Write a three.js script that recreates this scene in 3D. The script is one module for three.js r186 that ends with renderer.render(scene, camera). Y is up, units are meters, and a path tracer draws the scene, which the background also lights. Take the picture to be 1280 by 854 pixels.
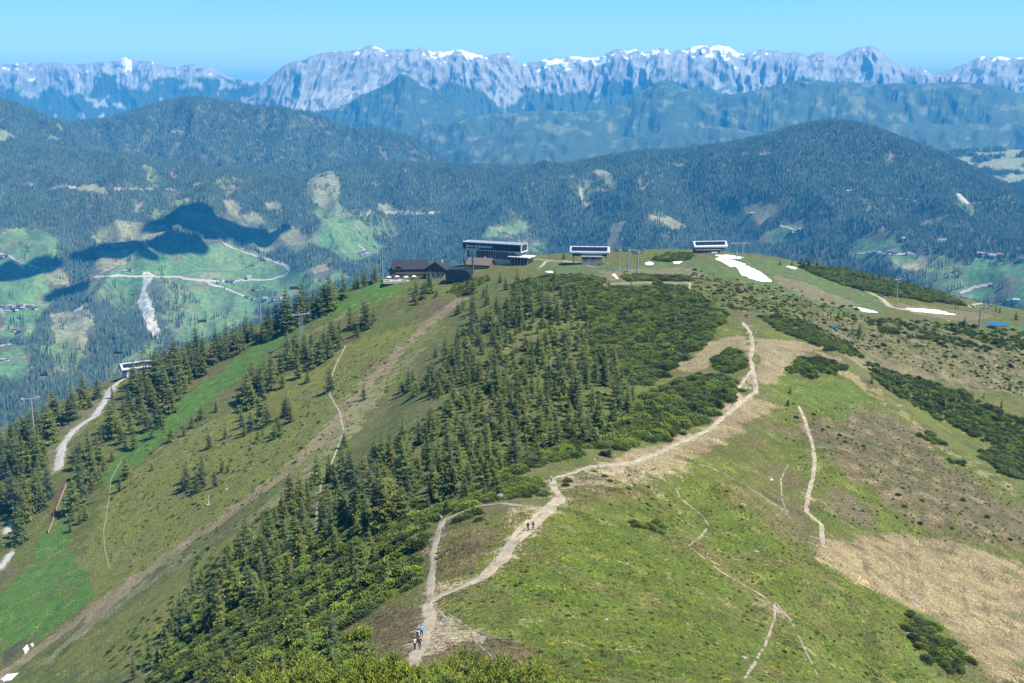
import * as THREE from 'three';
import { mergeGeometries } from 'three/addons/utils/BufferGeometryUtils.js';
import { MarchingCubes } from 'three/addons/objects/MarchingCubes.js';
import { FontLoader } from 'three/addons/loaders/FontLoader.js';
import { TextGeometry } from 'three/addons/geometries/TextGeometry.js';

// ---------------------------------------------------------------- camera, sky, sun, exposure
const scene = new THREE.Scene();
const CAMY = 1000, FOC = 1372, PW = 1280, PH = 854, PITCH = Math.atan(297 / FOC);
const camera = new THREE.PerspectiveCamera(2 * Math.atan(PH / 2 / FOC) * 180 / Math.PI, PW / PH, 0.5, 60000);
camera.position.set(0, CAMY, 0);
camera.rotation.set(-PITCH, 0, 0);
camera.updateMatrixWorld();
const renderer = new THREE.WebGLRenderer({ antialias: true });
renderer.setSize(1024, 683);
renderer.toneMapping = THREE.LinearToneMapping;
renderer.toneMappingExposure = 2.2;
renderer.shadowMap.enabled = true;
const SUN = new THREE.Vector3(0.74, 1.2, 0.30).normalize();
const sun = new THREE.DirectionalLight(new THREE.Color(1.0, 0.95, 0.86), 5);
sun.position.copy(SUN).multiplyScalar(2500).add(new THREE.Vector3(0, CAMY - 100, -500));
sun.target.position.set(0, CAMY - 100, -500);
sun.castShadow = true; sun.shadow.mapSize.set(4096, 4096);
Object.assign(sun.shadow.camera, { left: -900, right: 900, top: 900, bottom: -900, near: 100, far: 6000 });
scene.add(sun, sun.target);
{ // clear summer sky: pale cyan at the horizon, deeper blue towards the zenith
  const w = 256, h = 128, d = new Float32Array(w * h * 4);
  const lerp = (a, b, t) => a + (b - a) * t;
  for (let j = 0; j < h; j++) {
    const el = ((j + 0.5) / h - 0.5) * Math.PI, t = Math.max(0, Math.sin(el));
    const k = 1 - Math.exp(-t * 9);
    for (let i = 0; i < w; i++) {
      const o = (j * w + i) * 4;
      d[o] = lerp(0.50, 0.03, Math.min(1, k * 1.35)); d[o + 1] = lerp(0.76, 0.10, k); d[o + 2] = lerp(0.69, 0.27, k); d[o + 3] = 1;
      const low = Math.exp(-t * 26); d[o] += 0.36 * low; d[o + 1] += 0.27 * low; d[o + 2] += 0.18 * low;
      if (el < 0) { d[o] = 0.16; d[o + 1] = 0.24; d[o + 2] = 0.28; }
    }
  }
  const t = new THREE.DataTexture(d, w, h, THREE.RGBAFormat, THREE.FloatType);
  t.mapping = THREE.EquirectangularReflectionMapping; t.magFilter = THREE.LinearFilter; t.needsUpdate = true;
  scene.background = t; scene.environment = t;
}
scene.fog = new THREE.FogExp2(new THREE.Color(0.04, 0.43, 1.0), 7e-5);

// ---------------------------------------------------------------- small maths
let seed = 12345;
const rnd = () => { seed = (seed * 1664525 + 1013904223) >>> 0; return seed / 4294967296; };
const rr = (a, b) => a + (b - a) * rnd();
const clamp = (x, a = 0, b = 1) => x < a ? a : x > b ? b : x;
const mix = (a, b, t) => a + (b - a) * t;
const sstep = (a, b, x) => { const t = clamp((x - a) / (b - a)); return t * t * (3 - 2 * t); };
const PERM = new Uint8Array(512);
{ const p = [...Array(256).keys()]; for (let i = 255; i > 0; i--) { const j = Math.floor(rnd() * (i + 1)); [p[i], p[j]] = [p[j], p[i]]; } for (let i = 0; i < 512; i++) PERM[i] = p[i & 255]; }
const GX = new Float32Array(256), GY = new Float32Array(256);
for (let i = 0; i < 256; i++) { GX[i] = Math.cos(i * 2.39996); GY[i] = Math.sin(i * 2.39996); }
function noise(x, y) {           // gradient noise, about -0.7 .. 0.7
  const xi = Math.floor(x), yi = Math.floor(y), fx = x - xi, fy = y - yi, X = xi & 255, Y = yi & 255;
  const u = fx * fx * fx * (fx * (fx * 6 - 15) + 10), v = fy * fy * fy * (fy * (fy * 6 - 15) + 10);
  const a = PERM[PERM[X] + Y], b = PERM[PERM[X + 1] + Y], c = PERM[PERM[X] + Y + 1], d = PERM[PERM[X + 1] + Y + 1];
  const n0 = GX[a] * fx + GY[a] * fy, n1 = GX[b] * (fx - 1) + GY[b] * fy, n2 = GX[c] * fx + GY[c] * (fy - 1), n3 = GX[d] * (fx - 1) + GY[d] * (fy - 1);
  return (n0 + (n1 - n0) * u) * (1 - v) + (n2 + (n3 - n2) * u) * v;
}
function fbm(x, y, o) { let s = 0, a = 1, n = 0; for (let i = 0; i < o; i++) { s += a * noise(x, y); n += a; a *= 0.5; x = x * 2.03 + 17.3; y = y * 2.03 + 5.1; } return s / n; }
function ridged(x, y, o) { let s = 0, a = 1, n = 0; for (let i = 0; i < o; i++) { s += a * (1 - 2 * Math.abs(noise(x, y))); n += a; a *= 0.5; x = x * 2.1 + 3.7; y = y * 2.1 + 9.2; } return s / n; }   // about 0 .. 1
function pl(list, x) {           // piecewise linear through [[x, y], ...]
  if (x <= list[0][0]) return list[0][1];
  for (let i = 1; i < list.length; i++) if (x <= list[i][0]) { const [a, b] = list[i - 1], [c, d] = list[i]; return b + (d - b) * (x - a) / (c - a); }
  return list[list.length - 1][1];
}
// a photograph pixel gives a direction; the distance comes from the ground it touches
const CP = Math.cos(PITCH), SP = Math.sin(PITCH);
const pixDir = (px, py) => { const X = (px - 640) / FOC, Y = -(py - 427) / FOC; return [X, Y * CP - SP, -(CP + Y * SP)]; };
const pixAt = (px, py, z) => { const d = pixDir(px, py), s = z / -d[2]; return [d[0] * s, CAMY + d[1] * s, -z]; };
const pxOfAz = (x, z) => 640 + FOC * (x / -z);   // photograph column, about, of a point on level ground (used to look crest outlines up)
function tps(points) {           // thin-plate spline through [x, z, y]
  const n = points.length, S = 1 / 100, N = n + 3, A = Array.from({ length: N }, () => new Float64Array(N + 1));
  const U = r2 => r2 > 1e-12 ? r2 * Math.log(r2) : 0;
  for (let i = 0; i < n; i++) {
    for (let j = 0; j < n; j++) { const dx = (points[i][0] - points[j][0]) * S, dz = (points[i][1] - points[j][1]) * S; A[i][j] = U(dx * dx + dz * dz) + (i === j ? 0.35 : 0); }
    A[i][n] = A[n][i] = 1; A[i][n + 1] = A[n + 1][i] = points[i][0] * S; A[i][n + 2] = A[n + 2][i] = points[i][1] * S; A[i][N] = points[i][2];
  }
  for (let c = 0; c < N; c++) {
    let p = c; for (let i = c + 1; i < N; i++) if (Math.abs(A[i][c]) > Math.abs(A[p][c])) p = i;
    [A[c], A[p]] = [A[p], A[c]];
    for (let i = 0; i < N; i++) if (i !== c) { const f = A[i][c] / A[c][c]; if (f) for (let k = c; k <= N; k++) A[i][k] -= f * A[c][k]; }
  }
  const w = A.map((r, i) => r[N] / r[i]);
  return (x, z) => { let s = w[n] + w[n + 1] * x * S + w[n + 2] * z * S; for (let i = 0; i < n; i++) { const dx = (x - points[i][0]) * S, dz = (z - points[i][1]) * S; s += w[i] * U(dx * dx + dz * dz); } return s; };
}
// ---------------------------------------------------------------- naming helpers
const taken = {};
function numbered(name) { const k = taken[name] = (taken[name] ?? -1) + 1; return k ? `${name}_${String(k).padStart(3, '0')}` : name; }
function struct(mesh, name, label) { mesh.name = numbered(name); mesh.userData.kind = 'structure'; if (label) { mesh.userData.label = label; } mesh.castShadow = mesh.receiveShadow = true; scene.add(mesh); return mesh; }
function thing(o, name, label, category, group) { o.name = numbered(name); o.userData = { label, category }; if (group) o.userData.group = group; o.traverse(m => { m.castShadow = m.receiveShadow = true; }); scene.add(o); return o; }
function part(geo, material, name, parent) { const m = new THREE.Mesh(geo, material); m.name = name; m.castShadow = m.receiveShadow = true; parent.add(m); return m; }
const mat = (r, g, b, rough = 0.9, extra = {}) => new THREE.MeshStandardMaterial({ color: new THREE.Color().setRGB(r, g, b), roughness: rough, ...extra });
const VC = (rough = 0.95, extra = {}) => new THREE.MeshStandardMaterial({ vertexColors: true, roughness: rough, ...extra });
function gridMesh(nu, nv, pos, opt = {}) {      // a (nu x nv) sheet; pos(i, j) -> [x, y, z]
  const P = new Float32Array(nu * nv * 3), idx = new Uint32Array((nu - 1) * (nv - 1) * 6);
  for (let j = 0, k = 0; j < nv; j++) for (let i = 0; i < nu; i++, k += 3) { const p = pos(i, j); P[k] = p[0]; P[k + 1] = p[1]; P[k + 2] = p[2]; }
  let k = 0;
  for (let j = 0; j < nv - 1; j++) for (let i = 0; i < nu - 1; i++) { const a = j * nu + i, b = a + 1, c = a + nu, d = c + 1; idx[k++] = a; idx[k++] = b; idx[k++] = c; idx[k++] = b; idx[k++] = d; idx[k++] = c; }
  const g = new THREE.BufferGeometry();
  g.setAttribute('position', new THREE.BufferAttribute(P, 3)); g.setIndex(new THREE.BufferAttribute(idx, 1));
  if (opt.uv) { const U = new Float32Array(nu * nv * 2); for (let q = 0; q < nu * nv; q++) { const t = opt.uv(P[q * 3], P[q * 3 + 1], P[q * 3 + 2]); U[q * 2] = t[0]; U[q * 2 + 1] = t[1]; } g.setAttribute('uv', new THREE.BufferAttribute(U, 2)); }
  g.computeVertexNormals();
  if (opt.color) {
    const C = new Float32Array(nu * nv * 3), Nn = g.attributes.normal.array;
    for (let j = 0, q = 0; j < nv; j++) for (let i = 0; i < nu; i++, q++) { const c = opt.color(P[q * 3], P[q * 3 + 1], P[q * 3 + 2], i, j, Nn[q * 3 + 1]); C[q * 3] = c[0]; C[q * 3 + 1] = c[1]; C[q * 3 + 2] = c[2]; }
    g.setAttribute('color', new THREE.BufferAttribute(C, 3));
  }
  return g;
}
const mix3 = (a, b, t) => [a[0] + (b[0] - a[0]) * t, a[1] + (b[1] - a[1]) * t, a[2] + (b[2] - a[2]) * t];
// ---------------------------------------------------------------- the far mountains, as crest outlines with real distance
// crest: [column, row] of the skyline; D: depth in metres; the face falls towards the camera by prof(t), the back by back
function hillLayer(name, label, o) {
  const { crest, D, prof, reach, backLen = 600, backSlope = 0.5, nu, nv, nb = 6, amp, wave, fine = 0, color, step = 1.6, jag = 0 } = o;
  const p0 = crest[0][0], p1 = crest[crest.length - 1][0];
  const rows = []; for (let j = 0; j < nb; j++) rows.push(-backLen * (1 - j / nb)); for (let j = 0; j <= nv; j++) rows.push(reach * Math.pow(j / nv, step));
  const depth = px => typeof D === 'number' ? D : pl(D, px);
  const g = gridMesh(nu, rows.length, (i, j) => {
    const px = mix(p0, p1, i / (nu - 1)), z = depth(px), py = pl(crest, px) + (jag ? fbm(px * 0.35, 3.3, 3) * jag : 0), c = pixAt(px, py, z), t = rows[j];
    const len = Math.hypot(c[0], z), ux = c[0] / len, uz = -z / len, s = (px - 640) / FOC * z;   // s: metres along the crest
    if (t < 0) return [c[0] - ux * t, c[1] + t * backSlope + fbm(s / wave, t / wave, 3) * amp * 0.3 * clamp(-t / 200), c[2] - uz * t];
    const f = sstep(0, o.fade ?? wave * 0.8, t);
    // spurs and gullies run down the face; they lean a little as they fall
    const lean = t * 0.25 * noise(s / (wave * 3), 7.7);
    const h = prof(t, px), kk = o.shear ?? 0, sk = s + lean + h * kk * (0.6 + noise(s / (wave * 2.5), 1.5) * 2.4);
    const r1 = ridged(sk / wave + 0.3 * noise(t / wave, s / wave), kk ? h / (wave * 1.5) : t / (wave * 3.2), 3) - 0.45;
    const r2 = fine ? ridged(sk / (wave * 0.22), kk ? h / (wave * 0.38) : t / (wave * 0.8), 3) - 0.45 : 0;
    const bulge = r1 * amp * f + r2 * fine * sstep(0, wave * 0.15, t);
    const tt = t + bulge * (o.push ?? 0.6);
    const y = c[1] - prof(t, px) + bulge * (o.lift ?? 0.8);
    return [c[0] - ux * tt, y, c[2] - uz * tt];
  }, { color: (x, y, z, i, j, ny) => { const px = mix(p0, p1, i / (nu - 1)), zz = depth(px); return color(px, rows[j], (px - 640) / FOC * zz, x, y, z, ny); } });
  return struct(new THREE.Mesh(g, VC(0.97)), name, label);
}
const ROCK = [0.335, 0.335, 0.31], ROCK2 = [0.20, 0.203, 0.19], SNOW = [0.88, 0.9, 0.92], FIR = [0.032, 0.055, 0.032], ALM = [0.15, 0.19, 0.075], SCREE = [0.41, 0.405, 0.375];
const rowAng = py => pixDir(640, py)[1] / -pixDir(640, py)[2];
const massifCrest = [[300, 128], [318, 118], [326, 108], [335, 99], [345, 90], [352, 84], [358, 80], [365, 77], [372, 75], [380, 75], [386, 71], [400, 67], [412, 65], [420, 64], [440, 63], [448, 61], [455, 58], [462, 57], [468, 57], [474, 60], [480, 62], [500, 62], [512, 61], [520, 61], [526, 59], [532, 61], [540, 65], [560, 64], [575, 62], [585, 65], [600, 68], [612, 69], [625, 67], [637, 66], [641, 70], [644, 78], [650, 81], [662, 78], [674, 77], [680, 74], [700, 72], [720, 70], [730, 72], [742, 72], [752, 71], [760, 66], [768, 62], [776, 61], [784, 64], [793, 61], [800, 64], [806, 67], [815, 63], [824, 60], [832, 61], [840, 65], [850, 62], [860, 61], [868, 58], [876, 57], [888, 58], [896, 56], [906, 56], [914, 60], [922, 66], [934, 67], [944, 63], [952, 62], [960, 63], [972, 63], [984, 67], [992, 65], [1000, 66], [1010, 70], [1020, 66], [1030, 65], [1036, 69], [1046, 72], [1054, 67], [1062, 63], [1072, 59], [1080, 59], [1088, 57], [1096, 60], [1104, 66], [1112, 74], [1122, 80], [1132, 84], [1140, 84], [1152, 84], [1158, 89], [1166, 93], [1178, 90], [1190, 86], [1200, 82], [1208, 78], [1216, 75], [1226, 71], [1234, 70], [1240, 73], [1250, 70], [1262, 73], [1275, 72], [1290, 70], [1320, 76], [1360, 70]];
const massifTrees = [[300, 132], [330, 128], [345, 131], [380, 138], [410, 141], [440, 126], [470, 112], [490, 104], [502, 93], [512, 97], [522, 106], [540, 114], [556, 100], [575, 103], [600, 113], [618, 128], [632, 140], [640, 127], [655, 114], [670, 112], [690, 115], [712, 121], [730, 113], [745, 122], [760, 107], [775, 100], [788, 114], [810, 101], [830, 97], [850, 103], [880, 111], [910, 113], [940, 118], [970, 108], [1000, 104], [1060, 103], [1100, 106], [1180, 108], [1280, 112], [1360, 112]];
const snowZones = [[300, 0], [380, 0.1], [440, 0.35], [460, 0.5], [480, 0.5], [500, 0.15], [525, 0.3], [540, 0.75], [590, 0.8], [605, 0.25], [640, 0.2], [655, 0.6], [700, 0.75], [755, 0.8], [770, 0.5], [800, 0.7], [850, 0.45], [870, 0.85], [930, 0.75], [960, 0.3], [1000, 0.05], [1060, 0.1], [1110, 0.3], [1180, 0.1], [1220, 0.5], [1260, 0.6], [1360, 0.4]];
const leftCrest = [[-60, 84], [-20, 80], [0, 82], [10, 80], [20, 79], [30, 80], [38, 78], [46, 80], [55, 78], [70, 78], [82, 79], [92, 81], [110, 79], [130, 77], [148, 76], [152, 73], [156, 71], [160, 74], [172, 76], [186, 76], [196, 79], [206, 83], [214, 85], [226, 83], [236, 80], [243, 79], [252, 82], [262, 84], [272, 88], [284, 95], [296, 99], [310, 101], [330, 104], [345, 106], [380, 110]];
const leftTrees = [[-60, 112], [0, 107], [12, 108], [22, 116], [45, 119], [60, 106], [70, 99], [78, 116], [110, 113], [125, 94], [140, 89], [152, 104], [165, 113], [180, 113], [195, 99], [220, 95], [250, 97], [280, 99], [310, 104], [345, 108], [380, 112]];
function rockColor(trees, snowAt, D, rocky) {
  return (px, t, s, x, y, z, ny) => {
    const dz = Math.hypot(z, 0), ang = (y - CAMY) / dz, treeA = rowAng(pl(trees, px)), n1 = fbm(s / 420, y / 420, 4), n2 = fbm(s / 90 + 9, y / 160, 3), n3 = noise(s / 38, y / 60);
    const pxm = D / FOC;                                  // metres per photograph pixel
    const above = (ang - treeA) * D / pxm;                // pixels above the tree line
    let c = mix3(ROCK2, ROCK, clamp(0.55 + n2 * 1.3 + n3 * 0.35));
    const band = fbm(s / 900 + y * 0.0009, (y + s * 0.12) / 55, 3); c = mix3(c, SCREE, clamp(band * 1.6) * 0.6);
    // scree fans running down below the cliffs
    const fan = sstep(0.12, 0.3, fbm(s / 130 + t * 0.001, t / 1500, 2)) * sstep(22, 4, above); c = mix3(c, SCREE, fan * 0.9);
    const scrub = sstep(0.16, 0.26, fbm(s / 150 + 40, y / 110 + 3, 4) + sstep(30, 4, above) * 0.18 - 0.1); c = mix3(c, [0.05, 0.085, 0.045], scrub * 0.85);
    const edge = above + n1 * 14 + n2 * 9;
    const forest = sstep(2.5, -2.5, edge);
    const gap = sstep(0.1, 0.2, fbm(s / 240 + 70, y / 190, 4) - (rocky ? 0.0 : 0.12)) * (rocky ? 0.95 : 0.85);
    const low = mix3(mix3(FIR, [0.05, 0.08, 0.04], clamp(0.5 + n2)), mix3(ALM, SCREE, rocky ? 0.8 : clamp(0.35 + n1)), gap);
    c = mix3(c, low, forest);
    const sn = snowAt(px, above), snow = sstep(0.0, 0.07, fbm(s / 120 + 21, y / 75, 4) + sn) * sstep(0, 6, edge);
    return mix3(c, SNOW, snow);
  };
}
{
  const topOf = (crest, px) => pl(crest, px);
  hillLayer('limestone_mountain', 'snow-flecked pale grey limestone massif on the skyline', {
    crest: massifCrest, D: 13200, nu: 1180, nv: 150, nb: 8, reach: 3600, backLen: 1500, backSlope: 0.25, jag: 1.4, step: 2.0, shear: 0.5,
    prof: (t, px) => { const k = 560 + 80 * noise(px / 60, 2); return t < 380 ? t * 1.25 : 475 + (t - 380) * 0.42; },
    amp: 290, wave: 640, fine: 74, push: 0.9, lift: 0.5, fade: 200,
    color: rockColor(massifTrees, (px, a) => { const h = (pl(massifTrees, px) - pl(massifCrest, px)); const f = a / Math.max(8, h); return pl(snowZones, px) * 0.55 * sstep(0.45, 0.98, f) - 0.3 + sstep(0.15, 0.6, f) * 0.1 - 0.13; }, 13200, false)
  });
  hillLayer('limestone_mountain', 'faint rocky mountain chain left of the big limestone massif', {
    crest: leftCrest, D: 15000, nu: 520, nv: 90, nb: 6, reach: 4200, backLen: 1500, backSlope: 0.25, jag: 1.2, step: 1.8, shear: 0.5,
    prof: t => t < 420 ? t * 0.95 : 400 + (t - 420) * 0.36, amp: 240, wave: 700, fine: 60, push: 0.9, lift: 0.5, fade: 200,
    color: rockColor(leftTrees, (px, a) => (px < 45 ? 0.12 : px > 148 && px < 164 ? 0.5 : px > 190 && px < 210 ? 0.2 : -0.08) * sstep(8, 26, a) - 0.25, 15000, true)
  });
  const foot = (alm, lo, hi) => (px, t, s, x, y, z, ny) => {
    const n1 = fbm(s / 250 + 5 + y / 380, y / 105 + s / 900, 5), n2 = fbm(s / 110, y / 70, 3), n3 = noise(s / 34, y / 22);
    let c = mix3([0.028, 0.05, 0.03], [0.05, 0.08, 0.04], clamp(0.5 + n2 * 1.3 + n3 * 0.6));
    const n4 = fbm(s / 150 + 33 - y / 300, y / 62, 3), a = Math.max(sstep(lo, hi, n1 + n2 * 0.6), sstep(0.22, 0.3, n4 + n1 * 0.5)); c = mix3(c, mix3([0.11, 0.16, 0.05], [0.26, 0.23, 0.15], clamp(0.35 + n2 * 1.6)), a * alm);
    return c;
  };
  hillLayer('foothill', 'steep wooded pyramid below the limestone walls', {
    crest: [[330, 165], [380, 152], [410, 140], [440, 127], [470, 111], [490, 102], [500, 94], [506, 93], [516, 99], [530, 111], [556, 127], [580, 140], [610, 152], [660, 170]], D: 11600, nu: 320, nv: 80, reach: 2600,
    prof: t => t * 0.42, amp: 150, wave: 420, fine: 34, fade: 150, jag: 1.5, color: foot(0.45, 0.16, 0.26)
  });
  hillLayer('foothill', 'blue wooded foothill range with pale alpine pastures', {
    crest: [[400, 205], [440, 186], [480, 172], [500, 165], [530, 157], [560, 151], [590, 147], [620, 142], [650, 139], [680, 138], [720, 140], [745, 137], [770, 129], [790, 120], [808, 111], [822, 104], [834, 101], [846, 106], [862, 113], [880, 117], [900, 119], [925, 117], [945, 113], [965, 108], [985, 103], [998, 100], [1010, 102], [1022, 100], [1040, 103], [1060, 103], [1080, 104], [1100, 106], [1120, 104], [1150, 105], [1180, 103], [1196, 102], [1220, 104], [1240, 106], [1256, 110], [1280, 118], [1320, 130], [1360, 140]],
    D: [[400, 9600], [640, 9900], [834, 10600], [1000, 10300], [1360, 10000]], nu: 760, nv: 130, reach: 4200, prof: t => t * 0.34 - Math.max(0, t - 2500) * 0.1, amp: 340, wave: 760, fine: 60, fade: 420, jag: 1.2, lift: 0.6, color: foot(0.42, 0.1, 0.22)
  });
  hillLayer('foothill', 'low blue ridge running out in front of the foothills', {
    crest: [[480, 215], [540, 196], [580, 180], [620, 168], [660, 160], [700, 158], [740, 165], [790, 172], [840, 165], [900, 158], [960, 168], [1040, 160], [1120, 152], [1200, 156], [1280, 150], [1360, 150]], D: 8900, nu: 420, nv: 60, reach: 2600,
    prof: t => t * 0.3, amp: 260, wave: 620, fine: 50, fade: 380, lift: 0.6, jag: 1.2, color: foot(0.35, 0.12, 0.22)
  });
}
// wooded hills between: their slopes also carry instanced trees later
const woodHills = [];
function woodHill(label, o) { const m = hillLayer('wooded_hill', label, o); woodHills.push([m, o]); }
const woodFloor = (thr) => (px, t, s, x, y, z) => {
  const n1 = fbm(s / 260 + 3, t / 260 + z / 900, 4), n2 = noise(s / 30, t / 30);
  const base = mix3([0.075, 0.078, 0.042], [0.1, 0.098, 0.052], clamp(0.5 + n2));
  return mix3(base, mix3([0.13, 0.17, 0.06], [0.26, 0.22, 0.14], clamp(0.4 + n2)), sstep(thr, thr + 0.05, n1));
};
woodHill('broad dark wooded hill below the left mountain chain', {
  crest: [[-60, 160], [0, 158], [75, 154], [100, 153], [130, 150], [150, 145], [170, 138], [190, 133], [210, 128], [228, 125], [245, 124], [258, 123], [272, 124], [290, 129], [310, 133], [330, 136], [350, 137], [370, 140], [385, 142], [400, 146], [415, 153], [430, 160], [445, 163], [460, 162], [475, 163], [490, 166], [505, 170], [520, 176], [530, 182], [545, 193], [560, 204], [600, 222]],
  D: 7400, nu: 420, nv: 70, reach: 2600, prof: t => t * 0.36, amp: 210, wave: 560, fine: 20, fade: 260, jag: 0.8, color: woodFloor(0.3), thr: 0.3, treeGap: 21
});
woodHill('wooded shoulder with high pasture at the left picture edge hill', {
  crest: [[-90, 118], [-30, 121], [0, 124], [18, 128], [32, 135], [45, 142], [60, 147], [75, 153], [90, 158], [110, 170], [140, 190], [170, 210]],
  D: 6500, nu: 160, nv: 60, reach: 1500, prof: t => t * 0.38, amp: 60, wave: 380, fine: 8, fade: 200, jag: 0.6, color: woodFloor(0.2), thr: 0.2, treeGap: 18
});
woodHill('flat topped green plateau behind the round wooded hill', {
  crest: [[1120, 205], [1160, 194], [1190, 190], [1215, 189], [1250, 187], [1280, 187], [1330, 185], [1380, 186]],
  D: 6600, nu: 160, nv: 50, reach: 1300, prof: t => t * 0.16, amp: 30, wave: 380, fine: 6, fade: 150, color: woodFloor(-0.05), thr: -0.05, treeGap: 20
});
// ---------------------------------------------------------------- the valley and the hills across it: one sheet
const MR0 = 1150, MR1 = 6900, MNU = 620, MNV = 400, MA = 0.60;
const midPts = [];
const M = (...a) => { for (let i = 0; i < a.length; i += 3) { const p = pixAt(a[i], a[i + 1], a[i + 2]); midPts.push([p[0], p[2], p[1] - CAMY]); } };
const midCrest = [[-120, 176, 5600], [-60, 178, 5600], [0, 180, 5600], [60, 184, 5600], [130, 194, 5650], [190, 200, 5650], [250, 210, 5600], [300, 215, 5600], [340, 214, 5600], [380, 224, 5500], [410, 214, 5700], [440, 209, 5800], [500, 206, 5850], [560, 208, 5900], [640, 210, 5900], [690, 213, 5850], [740, 201, 5700], [800, 192, 5600], [880, 188, 5600], [930, 179, 5500], [970, 168, 5400], [1000, 159, 5300], [1030, 155, 5250], [1050, 154, 5200], [1090, 161, 5200], [1120, 172, 5200], [1150, 184, 5200], [1200, 204, 5100], [1280, 242, 4900], [1360, 268, 4800]];
for (const c of midCrest) { M(...c); const p = pixAt(c[0], c[1], c[2]); midPts.push([p[0] * 1.18, p[2] * 1.18, p[1] - CAMY - 420]); midPts.push([p[0] * 1.07, p[2] * 1.07, p[1] - CAMY - 120]); }
M(-120, 490, 2950, 0, 470, 3150, 100, 455, 3300, 190, 420, 3600, 300, 390, 3800, 400, 350, 4100, 480, 330, 4300, 560, 340, 4200, 640, 330, 4400,
  -120, 405, 3650, 0, 400, 3700, 100, 390, 3800, 190, 347, 4150, 280, 340, 4200, 350, 342, 4250, 420, 320, 4450,
  -120, 320, 4300, 0, 320, 4300, 100, 320, 4300, 200, 300, 4500, 300, 290, 4650, 400, 280, 4800, 500, 280, 4900, 640, 280, 4950,
  -120, 250, 4900, 0, 250, 4900, 100, 245, 4950, 200, 240, 5100, 300, 250, 5050, 400, 250, 5100, 520, 250, 5250, 640, 245, 5300,
  740, 250, 5000, 850, 250, 4900, 950, 230, 4850, 1050, 220, 4800, 1150, 240, 4650, 1280, 290, 4300, 1380, 300, 4200,
  740, 300, 4500, 850, 300, 4400, 950, 290, 4350, 1050, 290, 4300, 1150, 300, 4100, 1280, 340, 3700, 1380, 350, 3650,
  850, 340, 4000, 1000, 340, 3950, 1100, 350, 3700, 1200, 370, 3400, 1280, 400, 3150, 1380, 405, 3100);
for (let a = -0.62; a <= 0.63; a += 0.155) { midPts.push([Math.tan(a) * 2300, -2300, -860]); midPts.push([Math.tan(a) * 1300, -1300, -1000]); }
const midTPS = tps(midPts);
const midH = new Float32Array(MNU * MNV);
const mAng = i => mix(-MA, MA, i / (MNU - 1)), mRad = j => MR0 * Math.pow(MR1 / MR0, j / (MNV - 1));
for (let j = 0; j < MNV; j++) for (let i = 0; i < MNU; i++) {
  const a = mAng(i), r = mRad(j), x = Math.sin(a) * r, z = -Math.cos(a) * r;
  const px = pxOfAz(x, z), cz = pl(midCrest.map(c => [c[0], c[2]]), px), quiet = sstep(0, 700, Math.abs(cz + z));
  const spur = (ridged((x - z * 0.35) / 700 + 3, (z + x * 0.2) / 1100, 3) - 0.45) * 240 * quiet * sstep(2500, 3600, r) + fbm(x / 190, z / 190, 3) * 26 * (0.3 + 0.7 * quiet);
  midH[j * MNU + i] = CAMY + midTPS(x, z) + spur;
}
function sampleGrid(H, NU, NV, A, R0, R1, x, z) {
  const a = Math.atan2(x, -z), r = Math.hypot(x, z);
  let u = (a / A * 0.5 + 0.5) * (NU - 1), v = Math.log(r / R0) / Math.log(R1 / R0) * (NV - 1);
  u = clamp(u, 0, NU - 1.001); v = clamp(v, 0, NV - 1.001);
  const i = Math.floor(u), j = Math.floor(v), fu = u - i, fv = v - j, q = j * NU + i;
  return (H[q] * (1 - fu) + H[q + 1] * fu) * (1 - fv) + (H[q + NU] * (1 - fu) + H[q + NU + 1] * fu) * fv;
}
const midY = (x, z) => sampleGrid(midH, MNU, MNV, MA, MR0, MR1, x, z);
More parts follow.
